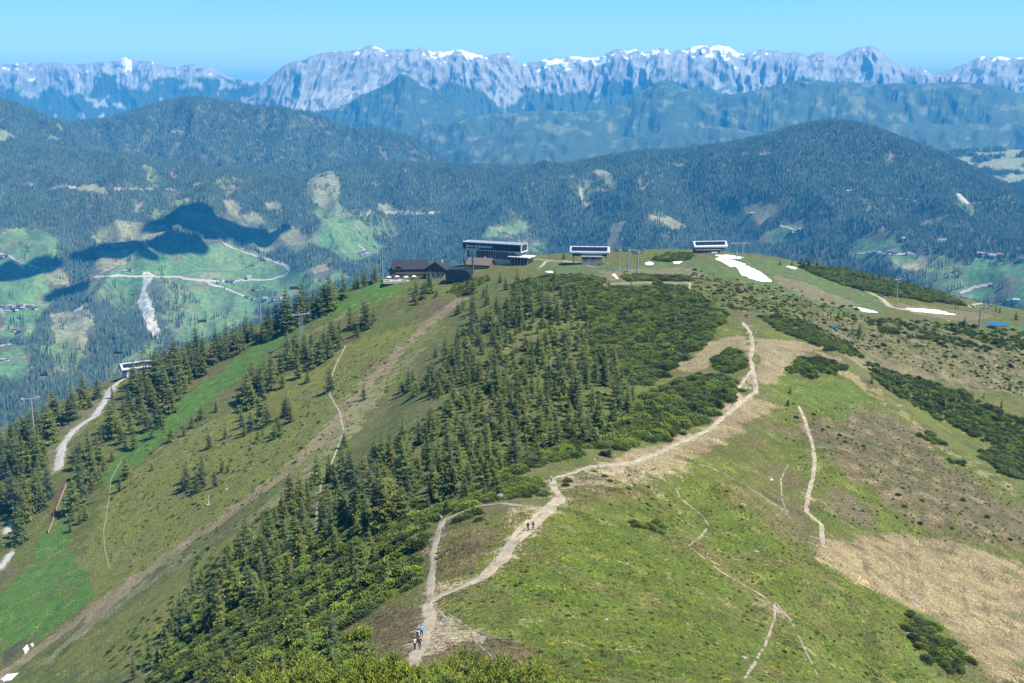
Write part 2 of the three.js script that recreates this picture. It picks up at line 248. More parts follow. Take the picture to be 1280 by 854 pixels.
// ---------------------------------------------------------------- the near mountain: one sheet through points read off the ridge
const nearPts = [];
const Nn = (...a) => { for (let i = 0; i < a.length; i += 3) { const p = pixAt(a[i], a[i + 1], a[i + 2]); nearPts.push([p[0], p[2], p[1] - CAMY]); } };
Nn(518, 830, 112, 528, 812, 121, 535, 765, 140, 548, 745, 150, 610, 718, 166, 640, 685, 180, 672, 660, 188, 700, 622, 215, 690, 598, 245, 740, 583, 262, 800, 575, 285, 850, 552, 315, 890, 535, 340, 925, 502, 380, 945, 485, 405, 938, 450, 445, 940, 420, 480, 928, 403, 505,
  553, 648, 192, 630, 628, 205, 660, 634, 202,
  800, 700, 185, 800, 780, 150, 900, 760, 168, 700, 760, 148, 750, 854, 118, 900, 854, 135, 1050, 854, 165, 1000, 780, 185, 1130, 854, 185, 950, 690, 215, 880, 640, 235, 1020, 690, 262, 1030, 680, 270, 1100, 740, 250, 1200, 800, 232, 1280, 854, 215, 1240, 840, 225, 1200, 720, 285, 1280, 760, 270, 1280, 700, 300, 1120, 670, 300, 1280, 640, 345, 1150, 600, 345, 1040, 600, 330, 960, 600, 310, 900, 590, 290, 1000, 520, 385, 1100, 540, 400, 1200, 580, 390, 1280, 570, 420, 1040, 455, 450, 1100, 490, 450, 1180, 540, 440, 1280, 500, 500, 1150, 470, 500, 1000, 420, 520, 1060, 440, 510, 1100, 420, 560, 1200, 440, 560, 1280, 440, 580, 1240, 408, 640, 1280, 405, 660, 1130, 385, 690, 1050, 375, 660, 1190, 392, 680,
  1000, 330, 800, 1060, 338, 820, 1100, 347, 840, 1150, 360, 850, 1200, 376, 860, 1280, 392, 840, 1360, 402, 830,
  940, 333, 715, 880, 318, 770, 840, 322, 740, 800, 335, 680, 740, 330, 700, 690, 330, 720, 640, 330, 730, 700, 340, 660, 800, 350, 620, 860, 365, 580, 870, 385, 545, 760, 365, 580, 700, 362, 590, 640, 370, 590, 980, 355, 680,
  560, 345, 700, 520, 348, 720, 480, 345, 720, 440, 362, 735, 400, 380, 720,
  700, 480, 410, 640, 450, 460, 780, 470, 420, 840, 470, 430, 830, 430, 480, 740, 430, 490, 600, 550, 335, 680, 540, 330, 560, 610, 272, 500, 640, 255, 620, 600, 262, 480, 560, 390, 500, 480, 490, 570, 430, 550, 590, 390, 610, 560, 480, 450, 540, 520, 400,
  480, 700, 200, 450, 760, 180, 470, 830, 135, 400, 854, 150, 300, 854, 195, 400, 720, 230, 330, 790, 232, 430, 650, 262, 400, 640, 300, 330, 700, 300, 250, 770, 300, 200, 854, 250, 100, 854, 318, 0, 854, 370, 230, 740, 345, 130, 760, 390, 260, 640, 440, 400, 530, 490, 480, 450, 580, 330, 600, 440, 400, 600, 380, 340, 540, 520, 200, 600, 520, 130, 680, 470, 0, 790, 420, 60, 700, 490, 0, 680, 520, 80, 600, 590, 0, 600, 610, 150, 540, 620, 250, 500, 640, 320, 460, 650, 400, 430, 650, 450, 400, 670,
  350, 405, 745, 250, 440, 745, 170, 465, 740, 80, 505, 730, 0, 550, 720, -80, 590, 700, -80, 700, 520, -80, 800, 430);
nearPts.push([0, 8, -1], [0, 0, -1.8], [-5, -20, -12], [-5, -38, -22], [0, -60, -33.4], [0, -90, -49.6], [-14, -38, -24], [4, -38, -23.5], [40, -38, -36], [-45, -38, -38], [60, -90, -62], [-60, -90, -68], [-80, -160, -112], [100, -160, -112], [35, -8, -20], [-35, -8, -20], [150, -60, -100], [-150, -60, -130]);
const nearTPS = tps(nearPts);
// gullies (negative) and rounded ribs (positive) along lines on the slope: [line, height, half width]
const ribs = [[[[840, 598], [890, 648], [950, 702], [1040, 772], [1130, 836]], -6, 11], [[[850, 676], [900, 712], [945, 738], [985, 775], [1010, 820]], 2.6, 7], [[[1030, 560], [1090, 600], [1150, 640], [1230, 680]], 2.5, 9], [[[985, 400], [1062, 470], [1110, 500], [1180, 558], [1280, 620]], 3.5, 12], [[[395, 690], [415, 620], [440, 560], [500, 470]], -5, 16], [[[240, 735], [215, 790], [190, 850]], -3, 9], [[[560, 470], [620, 440], [680, 400]], 4, 18], [[[975, 520], [985, 580], [985, 640], [1000, 690]], -2.5, 8]].map(([l, h, w]) => {
  const G = l.map(([px, py]) => { const d = pixDir(px, py); for (let z = 80; z < 900; z += 2) { const q = z / -d[2]; if (d[1] * q < nearTPS(d[0] * q, -z)) return [d[0] * q, -z]; } return null; }).filter(Boolean); return [G, h, w]; });
function ribAt(x, z) { let s = 0; for (const [G, h, w] of ribs) { let best = 1e9, at = 0; for (let i = 0; i + 1 < G.length; i++) { const a = G[i], b = G[i + 1], dx = b[0] - a[0], dz = b[1] - a[1], t = clamp(((x - a[0]) * dx + (z - a[1]) * dz) / (dx * dx + dz * dz)), d = Math.hypot(x - a[0] - dx * t, z - a[1] - dz * t); if (d < best) { best = d; at = (i + t) / (G.length - 1); } } if (best < w * 2.5) s += h * Math.exp(-best * best / (w * w)) * sstep(0, 0.2, at + 0.08) * sstep(0, 0.2, 1.08 - at); } return s; }
const skyZ = [[-120, 715], [0, 738], [170, 758], [350, 762], [440, 752], [480, 745], [560, 755], [640, 772], [740, 765], [840, 800], [880, 812], [1000, 835], [1100, 860], [1200, 880], [1280, 865], [1400, 850]];
const NR0 = 14, NR1 = 1500, NNU = 660, NNV = 620, NA = 0.58;
const nAng = i => mix(-NA, NA, i / (NNU - 1)), nRad = j => NR0 * Math.pow(NR1 / NR0, j / (NNV - 1));
const nearH = new Float32Array(NNU * NNV);
for (let j = 0; j < NNV; j++) for (let i = 0; i < NNU; i++) {
  const a = nAng(i), r = nRad(j), x = Math.sin(a) * r, z = -Math.cos(a) * r;
  const zs = pl(skyZ, pxOfAz(x, z)), over = Math.max(0, -z - zs), k = over > 0 ? (zs + Math.min(over, 25)) / -z : 1;
  let y = nearTPS(x * k, z * k);
  if (over > 0) y -= over * over / (over + 90) * 0.62;
  const f = sstep(60, 160, r); y += ribAt(x, z);
  y += f * (fbm(x / 95 + 2, z / 95, 2) * 3.2 + fbm(x / 34, z / 34, 3) * 2.4 + ridged(x / 15 + 4, z / 15, 2) * 0.35 - 0.2) + fbm(x / 5.5, z / 5.5, 2) * 0.22;
  nearH[j * NNU + i] = CAMY + y;
}
// the ponds lie level: the ground is flattened into shallow basins for them
const ponds = [[1247, 405.5, 7, 6, 'small blue pond on the right plateau'], [1286, 410, 5, 4.5, 'pond at the right margin of the plateau'], [1040, 408.5, 3.2, 2.4, 'tiny tarn between dwarf pines']].map(([px, py, rx, rz, label]) => {
  const d = pixDir(px, py); let c; for (let z = 300; z < 900; z += 1) { const s = z / -d[2]; if (CAMY + d[1] * s < sampleGrid(nearH, NNU, NNV, NA, NR0, NR1, d[0] * s, -z)) { c = [d[0] * s, -z]; break; } }
  const y = sampleGrid(nearH, NNU, NNV, NA, NR0, NR1, c[0], c[1]);
  for (let j = 0; j < NNV; j++) for (let i = 0; i < NNU; i++) { const a = nAng(i), r = nRad(j), q = Math.hypot((Math.sin(a) * r - c[0]) / rx, (-Math.cos(a) * r - c[1]) / rz); if (q < 2.2) { const k = j * NNU + i; nearH[k] = mix(y - (q < 1 ? 0.8 * (1 - q * q) : 0) + 0.1, nearH[k], sstep(1.15, 2.2, q)); } }
  return [c, y, rx, rz, label];
});
const nearY = (x, z) => sampleGrid(nearH, NNU, NNV, NA, NR0, NR1, x, z);
function hitNear(px, py) {
  const d = pixDir(px, py); let pz = 24, pd = 1;
  for (let z = 26; z < 1000; z += Math.max(0.6, z * 0.006)) {
    const s = z / -d[2], x = d[0] * s, y = CAMY + d[1] * s, g = y - nearY(x, -z);
    if (g < 0) { const t = pd / (pd - g), zz = pz + (z - pz) * t, s2 = zz / -d[2]; return [d[0] * s2, nearY(d[0] * s2, -zz), -zz]; }
    pz = z; pd = g;
  }
  return null;
}
function hitMid(px, py) {
  const d = pixDir(px, py);
  for (let z = 2300; z < 6500; z += 6) { const s = z / -d[2], x = d[0] * s, y = CAMY + d[1] * s; if (y < midY(x, -z)) return [x, midY(x, -z), -z]; }
  return null;
}
// ---------------------------------------------------------------- masks: outlines read off the photograph, laid on the ground, filled in plan
class Mask {
  constructor(x0, z0, w, h, cell) { Object.assign(this, { x0, z0, nx: Math.ceil(w / cell), nz: Math.ceil(h / cell), cell }); this.d = new Float32Array(this.nx * this.nz); }
  poly(pts) {
    const { x0, z0, cell, nx, nz } = this, P = pts.map(p => [(p[0] - x0) / cell, (p[2] - z0) / cell]);
    let lo = 1e9, hi = -1e9; for (const p of P) { lo = Math.min(lo, p[1]); hi = Math.max(hi, p[1]); }
    for (let j = Math.max(0, Math.floor(lo)); j <= Math.min(nz - 1, Math.ceil(hi)); j++) {
      const xs = [], y = j + 0.5;
      for (let i = 0; i < P.length; i++) { const a = P[i], b = P[(i + 1) % P.length]; if ((a[1] <= y) !== (b[1] <= y)) xs.push(a[0] + (b[0] - a[0]) * (y - a[1]) / (b[1] - a[1])); }
      xs.sort((a, b) => a - b);
      for (let k = 0; k + 1 < xs.length; k += 2) for (let i = Math.max(0, Math.ceil(xs[k] - 0.5)); i <= Math.min(nx - 1, Math.floor(xs[k + 1] - 0.5)); i++) this.d[j * nx + i] = 1;
    }
    return this;
  }
  line(pts, width) {
    const { x0, z0, cell, nx, nz } = this, R = width / 2;
    for (let s = 0; s + 1 < pts.length; s++) {
      const a = pts[s], b = pts[s + 1], L = Math.max(0.01, Math.hypot(b[0] - a[0], b[2] - a[2])), n = Math.ceil(L / cell);
      for (let q = 0; q <= n; q++) {
        const cx = (mix(a[0], b[0], q / n) - x0) / cell, cz = (mix(a[2], b[2], q / n) - z0) / cell, rc = R / cell;
        for (let j = Math.max(0, Math.floor(cz - rc)); j <= Math.min(nz - 1, cz + rc); j++) for (let i = Math.max(0, Math.floor(cx - rc)); i <= Math.min(nx - 1, cx + rc); i++) if ((i + 0.5 - cx) ** 2 + (j + 0.5 - cz) ** 2 <= rc * rc + 0.3) this.d[j * nx + i] = 1;
      }
    }
    return this;
  }
  blur(metres) {
    const r = Math.max(1, Math.round(metres / this.cell)), { nx, nz, d } = this, t = new Float32Array(d.length), w = 1 / (2 * r + 1);
    for (let pass = 0; pass < 2; pass++) {
      for (let j = 0; j < nz; j++) { let s = 0; const o = j * nx; for (let i = -r; i < nx; i++) { if (i + r < nx) s += d[o + i + r]; if (i - r - 1 >= 0) s -= d[o + i - r - 1]; if (i >= 0) t[o + i] = s * w; } }
      for (let i = 0; i < nx; i++) { let s = 0; for (let j = -r; j < nz; j++) { if (j + r < nz) s += t[(j + r) * nx + i]; if (j - r - 1 >= 0) s -= t[(j - r - 1) * nx + i]; if (j >= 0) d[j * nx + i] = s * w; } }
    }
    return this;
  }
  at(x, z) {
    const u = (x - this.x0) / this.cell - 0.5, v = (z - this.z0) / this.cell - 0.5, i = Math.floor(u), j = Math.floor(v);
    if (i < 0 || j < 0 || i >= this.nx - 1 || j >= this.nz - 1) return 0;
    const q = j * this.nx + i, d = this.d, a = d[q], b = d[q + 1], c = d[q + this.nx], e = d[q + this.nx + 1];
    if (a + b + c + e === 0) return 0;
    const fu = u - i, fv = v - j; return (a * (1 - fu) + b * fu) * (1 - fv) + (c * (1 - fu) + e * fu) * fv;
  }
}
function trace(hit, px, closed, stepPx = 6) {      // pixel outline -> ground outline, with the edges subdivided
  const out = [], n = px.length;
  for (let i = 0; i < (closed ? n : n - 1); i++) { const a = px[i], b = px[(i + 1) % n], k = Math.max(1, Math.ceil(Math.hypot(b[0] - a[0], b[1] - a[1]) / stepPx)); for (let q = 0; q < k; q++) { const h = hit(mix(a[0], b[0], q / k), mix(a[1], b[1], q / k)); if (h) out.push(h); } }
  if (!closed) { const h = hit(...px[n - 1]); if (h) out.push(h); }
  return out;
}
const P2 = (...a) => { const o = []; for (let i = 0; i < a.length; i += 2) o.push([a[i], a[i + 1]]); return o; };
const nearMask = (polys, blur = 2, lines = []) => { const m = new Mask(-560, -1000, 1180, 1000, 1); for (const p of polys) m.poly(trace(hitNear, p, true)); for (const [p, w] of lines) m.line(trace(hitNear, p, false, 4), w); if (blur) m.blur(blur); return m; };
// paths, as [outline of the centre line, width in metres, kind]
const paths = [
  [P2(516, 834, 522, 815, 528, 800, 536, 772, 532, 756, 548, 745, 580, 733, 610, 718, 630, 700, 640, 681, 660, 663, 690, 636, 702, 623, 693, 612, 689, 599, 715, 591, 740, 583, 790, 579, 820, 568, 850, 553, 885, 538, 905, 521, 925, 503, 945, 490, 943, 470, 938, 450, 941, 430, 938, 415, 928, 403), 2.3, 'stony hiking path along the crest of the ridge'],
  [P2(598, 724, 618, 702, 631, 684, 652, 657, 682, 634, 697, 620), 1.3, 'worn side track beside the crest path'],
  [P2(536, 752, 541, 715, 541, 690, 549, 664, 553, 650, 578, 640, 600, 632, 630, 629, 662, 634), 1.7, 'path loop leading to the bench viewpoint'],
  [P2(925, 503, 921, 488, 930, 476, 941, 462), 1.5, 'short parallel track at the saddle'],
  [P2(846, 610, 849, 622, 878, 645, 886, 657, 876, 671, 860, 683), 0.9, 'short curved trail on the green slope'],
  [P2(999, 508, 1006, 525, 1014, 550, 1019, 575, 1017, 595, 1010, 620, 1008, 640, 1026, 655, 1030, 684), 1.7, 'pale stony runnel down the slope above the dry hollow'],
  [P2(812, 571, 850, 577, 890, 584, 930, 606, 965, 628, 985, 645), 1.0, 'narrow trail along the gully edge'],
  [P2(985, 645, 978, 625, 976, 600, 985, 580), 0.8, 'faint trail climbing out of the gully'],
  [P2(862, 684, 900, 714, 945, 740, 968, 754, 968, 775, 955, 810, 930, 850), 0.8, 'thin trail running down the lower green slope'],
  [P2(968, 752, 988, 775, 1003, 805, 1022, 846), 0.7, 'forked thin trail running down the lower green slope'],
  [P2(432, 432, 420, 455, 411, 480, 412, 495, 424, 515, 429, 540, 416, 575, 401, 605, 396, 640, 394, 678), 1.1, 'footpath crossing the left flank meadow'],
  [P2(152, 575, 138, 600, 136, 625, 129, 665, 131, 690, 137, 712), 0.8, 'thin footpath over the left heath slope'],
  [P2(165, 465, 140, 484, 132, 500, 118, 520, 92, 538, 78, 556, 72, 588), 6, 'gravel road below the small lift station'],
  [P2(36, 640, 16, 652, 6, 668), 5, 'gravel road bend between the spruces'],
  [P2(14, 690, 0, 712), 5, 'gravel road end at the spruce edge'],
  [P2(148, 485, 100, 506, 60, 548), 1.8, 'grey service track above the gravel road'],
  [P2(652, 324, 672, 324, 690, 326, 720, 328, 742, 334), 2.6, 'gravel path joining the two stations'],
  [P2(675, 335, 682, 327, 690, 326), 2.2, 'gravel branch path by the big station'],
  [P2(1088, 366, 1102, 373, 1112, 383, 1128, 387, 1150, 388, 1192, 393), 4.2, 'pale gravel road curving across the ski slope'],
  [P2(862, 362, 862, 354, 856, 352), 1.2, 'bright path stub on the knoll'],
  [P2(1212, 384, 1220, 380, 1228, 379), 3.0, 'gravel road end by the ponds'],
  [P2(541, 757, 552, 768, 563, 781, 561, 793, 549, 806, 545, 816), 0.7, 'eroded rill crossing the brown heath beside the path'],
  [P2(560, 768, 572, 776, 588, 786, 592, 797, 608, 799), 0.7, 'eroded rill branching over the brown heath'],
  [P2(588, 787, 606, 792, 626, 799, 662, 806), 0.6, 'thin bare rill reaching into the green slope'],
  [P2(545, 815, 556, 812, 561, 796), 0.6, 'short bare rill closing a loop in the heath'],
  [P2(592, 798, 600, 808, 616, 822, 628, 832), 0.6, 'bare rill running down to the foreground pines'],
];
for (const p of paths) p.ground = trace(hitNear, p[0], false, 3);
// ---------------------------------------------------------------- colours of the near ground
const C_GREEN = [0.118, 0.172, 0.006], C_BRIGHT = [0.125, 0.2, 0.005], C_BROWN = [0.18, 0.135, 0.066], C_TAN = [0.42, 0.332, 0.172], C_SOIL = [0.46, 0.38, 0.225], C_OLIVE = [0.165, 0.205, 0.014], C_PISTE = [0.105, 0.255, 0.014], C_PINK = [0.42, 0.325, 0.175], C_PALE = [0.27, 0.285, 0.105], C_ROCK = [0.42, 0.40, 0.37];
const layers = [
  [nearMask([P2(95, 705, 140, 605, 300, 505, 430, 432, 560, 392, 500, 470, 400, 570, 250, 670, 120, 760), P2(120, 850, 60, 832, 200, 730, 300, 660, 400, 570, 420, 590, 240, 745, 180, 835)], 6), [0.25, 0.27, 0.026], 0.8, 0.6],
  [nearMask([P2(480, 500, 560, 430, 640, 375, 740, 385, 800, 505, 740, 560, 620, 602, 500, 655, 430, 690, 330, 770, 230, 850, 200, 850, 300, 700, 420, 590)], 8), [0.17, 0.19, 0.026], 0.75, 0.35],
  [nearMask([P2(600, 800, 640, 740, 690, 690, 722, 640, 800, 650, 860, 690, 940, 745, 1000, 800, 1030, 850, 700, 850, 620, 815)], 5), C_GREEN, 0.75, 0.7],
  [nearMask([P2(870, 655, 905, 640, 960, 692, 1040, 745, 1130, 792, 1180, 832, 1200, 850, 1050, 850, 1000, 780, 940, 720), P2(620, 735, 700, 690, 780, 700, 800, 760, 720, 770, 650, 780), P2(830, 595, 880, 600, 960, 670, 1000, 690, 960, 690, 900, 640)], 4), C_BRIGHT, 0.65, 0.6],
  [nearMask([P2(535, 800, 560, 758, 600, 785, 660, 808, 700, 850, 560, 850, 520, 835), P2(452, 775, 518, 748, 526, 785, 505, 828, 455, 812), P2(560, 690, 620, 650, 640, 660, 600, 710, 560, 730)], 3), C_BROWN, 0.85, 0.3],
  [nearMask([P2(1012, 690, 1060, 672, 1120, 664, 1200, 680, 1280, 700, 1300, 760, 1290, 805, 1240, 800, 1170, 775, 1100, 742, 1040, 715), P2(1180, 775, 1280, 795, 1280, 850, 1240, 850)], 4), C_TAN, 0.95, 0.24],
  [nearMask([P2(1000, 530, 1060, 505, 1120, 520, 1200, 590, 1280, 640, 1285, 690, 1180, 670, 1100, 625, 1040, 570), P2(1030, 600, 1080, 625, 1120, 660, 1050, 665)], 6), [0.21, 0.165, 0.088], 0.9, 0.42],
  [nearMask([P2(975, 465, 1010, 447, 1060, 455, 1085, 490, 1060, 525, 1000, 520, 980, 492)], 3), C_BRIGHT, 0.8, 0.25],
  [nearMask([P2(842, 466, 880, 432, 926, 413, 936, 440, 900, 440, 880, 462), P2(946, 422, 1025, 430, 990, 455, 960, 490, 948, 470), P2(748, 580, 830, 552, 885, 535, 915, 505, 955, 492, 962, 508, 900, 556, 835, 592, 770, 604)], 2.5), C_TAN, 0.9, 0.3],
  [nearMask([], 2.5, [[P2(985, 400, 1030, 440, 1062, 472, 1110, 502, 1180, 560, 1280, 622), 4.5], [P2(1030, 560, 1090, 600, 1150, 640, 1200, 660), 4], [P2(1000, 395, 1100, 445, 1200, 452, 1290, 468), 10], [P2(1075, 455, 1180, 470, 1290, 492), 12]]), C_TAN, 0.75, 0.7],
  [nearMask([P2(1000, 395, 1100, 400, 1290, 425, 1290, 495, 1180, 480, 1090, 455, 1010, 420)], 8), [0.24, 0.21, 0.09], 0.7, 0.9],
  [nearMask([P2(490, 346, 508, 356, 480, 378, 440, 388, 402, 398, 362, 424, 322, 456, 282, 486, 232, 526, 182, 572, 140, 606, 128, 600, 150, 560, 200, 515, 250, 482, 300, 446, 350, 406, 400, 376, 450, 352), P2(0, 745, 60, 680, 82, 690, 112, 722, 122, 745, 60, 792, 0, 822), P2(40, 690, 66, 650, 88, 612, 92, 630, 84, 690)], 3), C_PISTE, 0.95, 0.16],
  [nearMask([P2(655, 322, 760, 331, 850, 325, 905, 330, 960, 348, 1110, 388, 1060, 392, 980, 368, 900, 346, 800, 342, 700, 342, 655, 334), P2(905, 318, 990, 326, 1040, 346, 1112, 377, 1100, 390, 1040, 378, 975, 357)], 4), [0.135, 0.215, 0.05], 0.9, 0.25],
  [nearMask([P2(748, 338, 860, 334, 885, 346, 800, 352, 755, 350), P2(960, 340, 1000, 352, 1080, 382, 1050, 386, 985, 362), P2(1110, 377, 1250, 395, 1200, 402, 1140, 392)], 5), [0.31, 0.26, 0.14], 0.8, 0.45],
  [nearMask([], 2, [[P2(738, 360, 770, 355, 810, 353, 862, 354), 7], [P2(800, 372, 850, 380, 880, 385), 6]]), [0.42, 0.36, 0.21], 0.9, 0.3],
  [nearMask([], 3, [[P2(578, 374, 548, 395, 520, 420, 490, 448, 460, 480, 430, 520, 400, 552, 330, 612, 250, 666, 200, 702, 150, 737, 60, 802, 0, 847), 11], [P2(470, 492, 432, 545, 340, 630, 280, 668), 6], [P2(140, 755, 110, 782, 60, 825), 10]]), C_PINK, 0.85, 0.75],
  [nearMask([], 3, [[P2(540, 420, 470, 490, 410, 560, 330, 634, 240, 694, 130, 768, 40, 840), 7], [P2(150, 690, 190, 700, 240, 700), 4], [P2(480, 370, 430, 392, 372, 428, 330, 458), 5], [P2(140, 610, 200, 560, 240, 540, 300, 520), 4]]), C_PALE, 0.8, 0.8],
  [nearMask([P2(150, 480, 125, 520, 95, 545, 60, 590, 30, 625, 50, 580, 90, 520, 120, 490)], 3), C_PALE, 0.8, 0.3],
  [nearMask([], 1.5, [[P2(236, 735, 228, 765, 205, 810, 190, 840), 4]]), [0.31, 0.34, 0.13], 0.95, 0.15],
  [nearMask([P2(0, 812, 60, 785, 40, 800, 0, 838)], 2), [0.1, 0.075, 0.05], 0.7, 0.3],
];
const plateau = nearMask([P2(860, 345, 960, 360, 1100, 398, 1290, 420, 1290, 500, 1180, 482, 1080, 450, 980, 410, 900, 385), P2(1000, 525, 1060, 505, 1120, 520, 1200, 590, 1285, 640, 1285, 690, 1180, 670, 1100, 630, 1030, 580)], 6);
const pathHalo = nearMask([], 1.2, []); for (const p of paths) pathHalo.line(p.ground, p[1] * 1.3 + 0.8); pathHalo.blur(1.6);
const pathCore = nearMask([], 0, []); for (const p of paths) pathCore.line(p.ground, p[1] + 1.6);
const erosion = nearMask([P2(535, 756, 560, 768, 600, 786, 640, 800, 600, 802, 570, 800, 545, 815, 538, 790), P2(690, 600, 760, 575, 840, 570, 860, 590, 760, 612, 700, 620), P2(590, 640, 680, 632, 665, 652, 610, 650), P2(445, 780, 460, 758, 456, 800), P2(1012, 660, 1035, 660, 1040, 690, 1015, 690)], 3);
function paint(x, z) {          // base colour of the ground at a place; matter only, no light
  const wx = fbm(x / 14 + 3, z / 14, 2), wz = fbm(x / 14 + 31, z / 14 + 8, 2), n0 = fbm(x / 32, z / 32, 3), n1 = fbm(x / 5 + 7, z / 5, 3), n2 = noise(x / 0.9, z / 0.9), n3 = noise(x * 2.7, z * 2.7);
  let c = mix3(C_OLIVE, C_BROWN, clamp(0.27 + n0 * 1.5 + n1 * 1.1));
  c = mix3(c, C_GREEN, sstep(0.02, 0.22, fbm(x / 19 + 60, z / 19, 3) + n1 * 0.25) * 0.75);
  for (const [m, col, str, ragged] of layers) {
    const v = m.at(x + wx * 5, z + wz * 5); if (v < 0.02) continue;
    const a = sstep(0.38, 0.62, v + (n1 * 1.1 + n0 * 0.8) * ragged * (1.3 - v * 0.55)) * str;
    c = mix3(c, col, a);
  }
  const bw = layers[5][0].at(x, z); if (bw > 0.05) { const y = nearY(x, z), st2 = fbm(x / 26 + 5, y / 0.9 + x / 40, 3), st3 = fbm(x / 9, z / 6 + 14, 3); c = mix3(c, [0.19, 0.135, 0.075], sstep(0.06, 0.3, st2 + st3 * 0.4) * 0.75 * bw); c = mix3(c, [0.17, 0.185, 0.06], sstep(0.18, 0.36, fbm(x / 13 + 44, z / 13, 3) + st3 * 0.3) * 0.8 * bw); }
  const pm = plateau.at(x, z); if (pm > 0.05) { const q = fbm(x / 7 + 80, z / 9, 3), q2 = fbm(x / 2.4, z / 2.4 + 50, 2); c = mix3(c, [0.1, 0.13, 0.022], sstep(0.02, 0.2, q + q2 * 0.5) * 0.8 * pm); c = mix3(c, [0.42, 0.35, 0.19], sstep(0.12, 0.3, -q + q2 * 0.4) * 0.6 * pm); }
  c = mix3(c, [0.2, 0.13, 0.058], sstep(0.06, 0.3, fbm(x / 17 + 120, z / 17, 3) + n1 * 0.4) * 0.38);
  // tufts of dry grass and dark heath all over
  c = mix3(c, C_TAN, sstep(0.24, 0.42, n1 + n2 * 0.4 - n0 * 0.2) * 0.42);
  c = mix3(c, [0.075, 0.066, 0.035], sstep(0.16, 0.4, -n1 + n2 * 0.45) * 0.4);
  const e = erosion.at(x + wx * 3, z + wz * 3);
  if (e > 0.05) c = mix3(c, C_SOIL, sstep(0.74, 0.86, ridged(x / 6.5 + 2, z / 6.5, 2) * 0.75 + e * 0.35 + n2 * 0.08) * 0.9);
  const h = pathHalo.at(x + wx * 1.5, z + wz * 1.5); if (h > 0.02) c = mix3(c, C_SOIL, sstep(0.5, 0.8, h + n1 * 0.7 + n2 * 0.2) * 0.8);
  const st = Math.max(0.25, 1 + n2 * 0.85 + n3 * 0.75 + n1 * 0.5);
  return [c[0] * st, c[1] * st, c[2] * st];
}
function bakeTexture(x0, z0, w, h, nx, ny, f) {
  const d = new Uint8Array(nx * ny * 4), enc = v => { v = clamp(v); return Math.round(255 * (v <= 0.0031308 ? v * 12.92 : 1.055 * Math.pow(v, 1 / 2.4) - 0.055)); };
  for (let j = 0, o = 0; j < ny; j++) for (let i = 0; i < nx; i++, o += 4) { const c = f(x0 + (i + 0.5) / nx * w, z0 + (j + 0.5) / ny * h); d[o] = enc(c[0]); d[o + 1] = enc(c[1]); d[o + 2] = enc(c[2]); d[o + 3] = 255; }
  const t = new THREE.DataTexture(d, nx, ny); t.colorSpace = THREE.SRGBColorSpace; t.magFilter = t.minFilter = THREE.LinearFilter; t.needsUpdate = true; return t;
}
const bumpData = (() => { const n = 512, d = new Uint8Array(n * n * 4), f = (x, y) => { let v = 0; for (const [k, a] of [[16, 0.5], [40, 0.35], [110, 0.25]]) { const X = x * k, Y = y * k; v += a * (noise(X, Y) * (1 - x) * (1 - y) + noise(X - k, Y) * x * (1 - y) + noise(X, Y - k) * (1 - x) * y + noise(X - k, Y - k) * x * y) / Math.sqrt((x * x + (1 - x) ** 2) * (y * y + (1 - y) ** 2)); } return v; }; for (let j = 0; j < n; j++) for (let i = 0; i < n; i++) { const v = Math.round(clamp(0.5 + f(i / n, j / n)) * 255), o = (j * n + i) * 4; d[o] = d[o + 1] = d[o + 2] = v; d[o + 3] = 255; } return d; })();
const bumpTex = (u, v) => { const t = new THREE.DataTexture(bumpData, 512, 512); t.wrapS = t.wrapT = THREE.RepeatWrapping; t.repeat.set(u, v); t.magFilter = THREE.LinearFilter; t.needsUpdate = true; return t; };
{ // the ridge in three sheets that butt at two rings, each with its own plan texture (finer where it is nearer)
  const rings = [0, 0, 0, NNV - 1]; rings[1] = Math.round((NNV - 1) * Math.log(300 / NR0) / Math.log(NR1 / NR0)); rings[2] = Math.round((NNV - 1) * Math.log(540 / NR0) / Math.log(NR1 / NR0));
  const boxes = [[-170, -305, 340, 300, 2048, 1808], [-300, -545, 600, 305, 2048, 1040], [-560, -960, 1120, 520, 2048, 952]];
  for (let k = 0; k < 3; k++) {
    const [x0, z0, w, h, nx, ny] = boxes[k], j0 = rings[k], n = rings[k + 1] - j0 + 1;
    const g = gridMesh(NNU, n, (i, j) => { const a = nAng(i), r = nRad(j + j0); return [Math.sin(a) * r, nearH[(j + j0) * NNU + i], -Math.cos(a) * r]; }, { uv: (x, y, z) => [(x - x0) / w, (z - z0) / h] });
    const m = new THREE.MeshStandardMaterial({ map: bakeTexture(x0, z0, w, h, nx, ny, paint), roughness: 0.98, color: new THREE.Color().setRGB(0.57, 0.57, 0.57), bumpMap: bumpTex(w / 14, h / 14), bumpScale: [0.5, 0.65, 0.8][k] });
    struct(new THREE.Mesh(g, m), 'ridge_ground', ['heath and grass ground of the near ridge crest', 'heath and meadow ground of the middle ridge flanks', 'meadow ground of the plateau round the lift stations'][k]);
  }
}
const pathMat = VC(0.97);
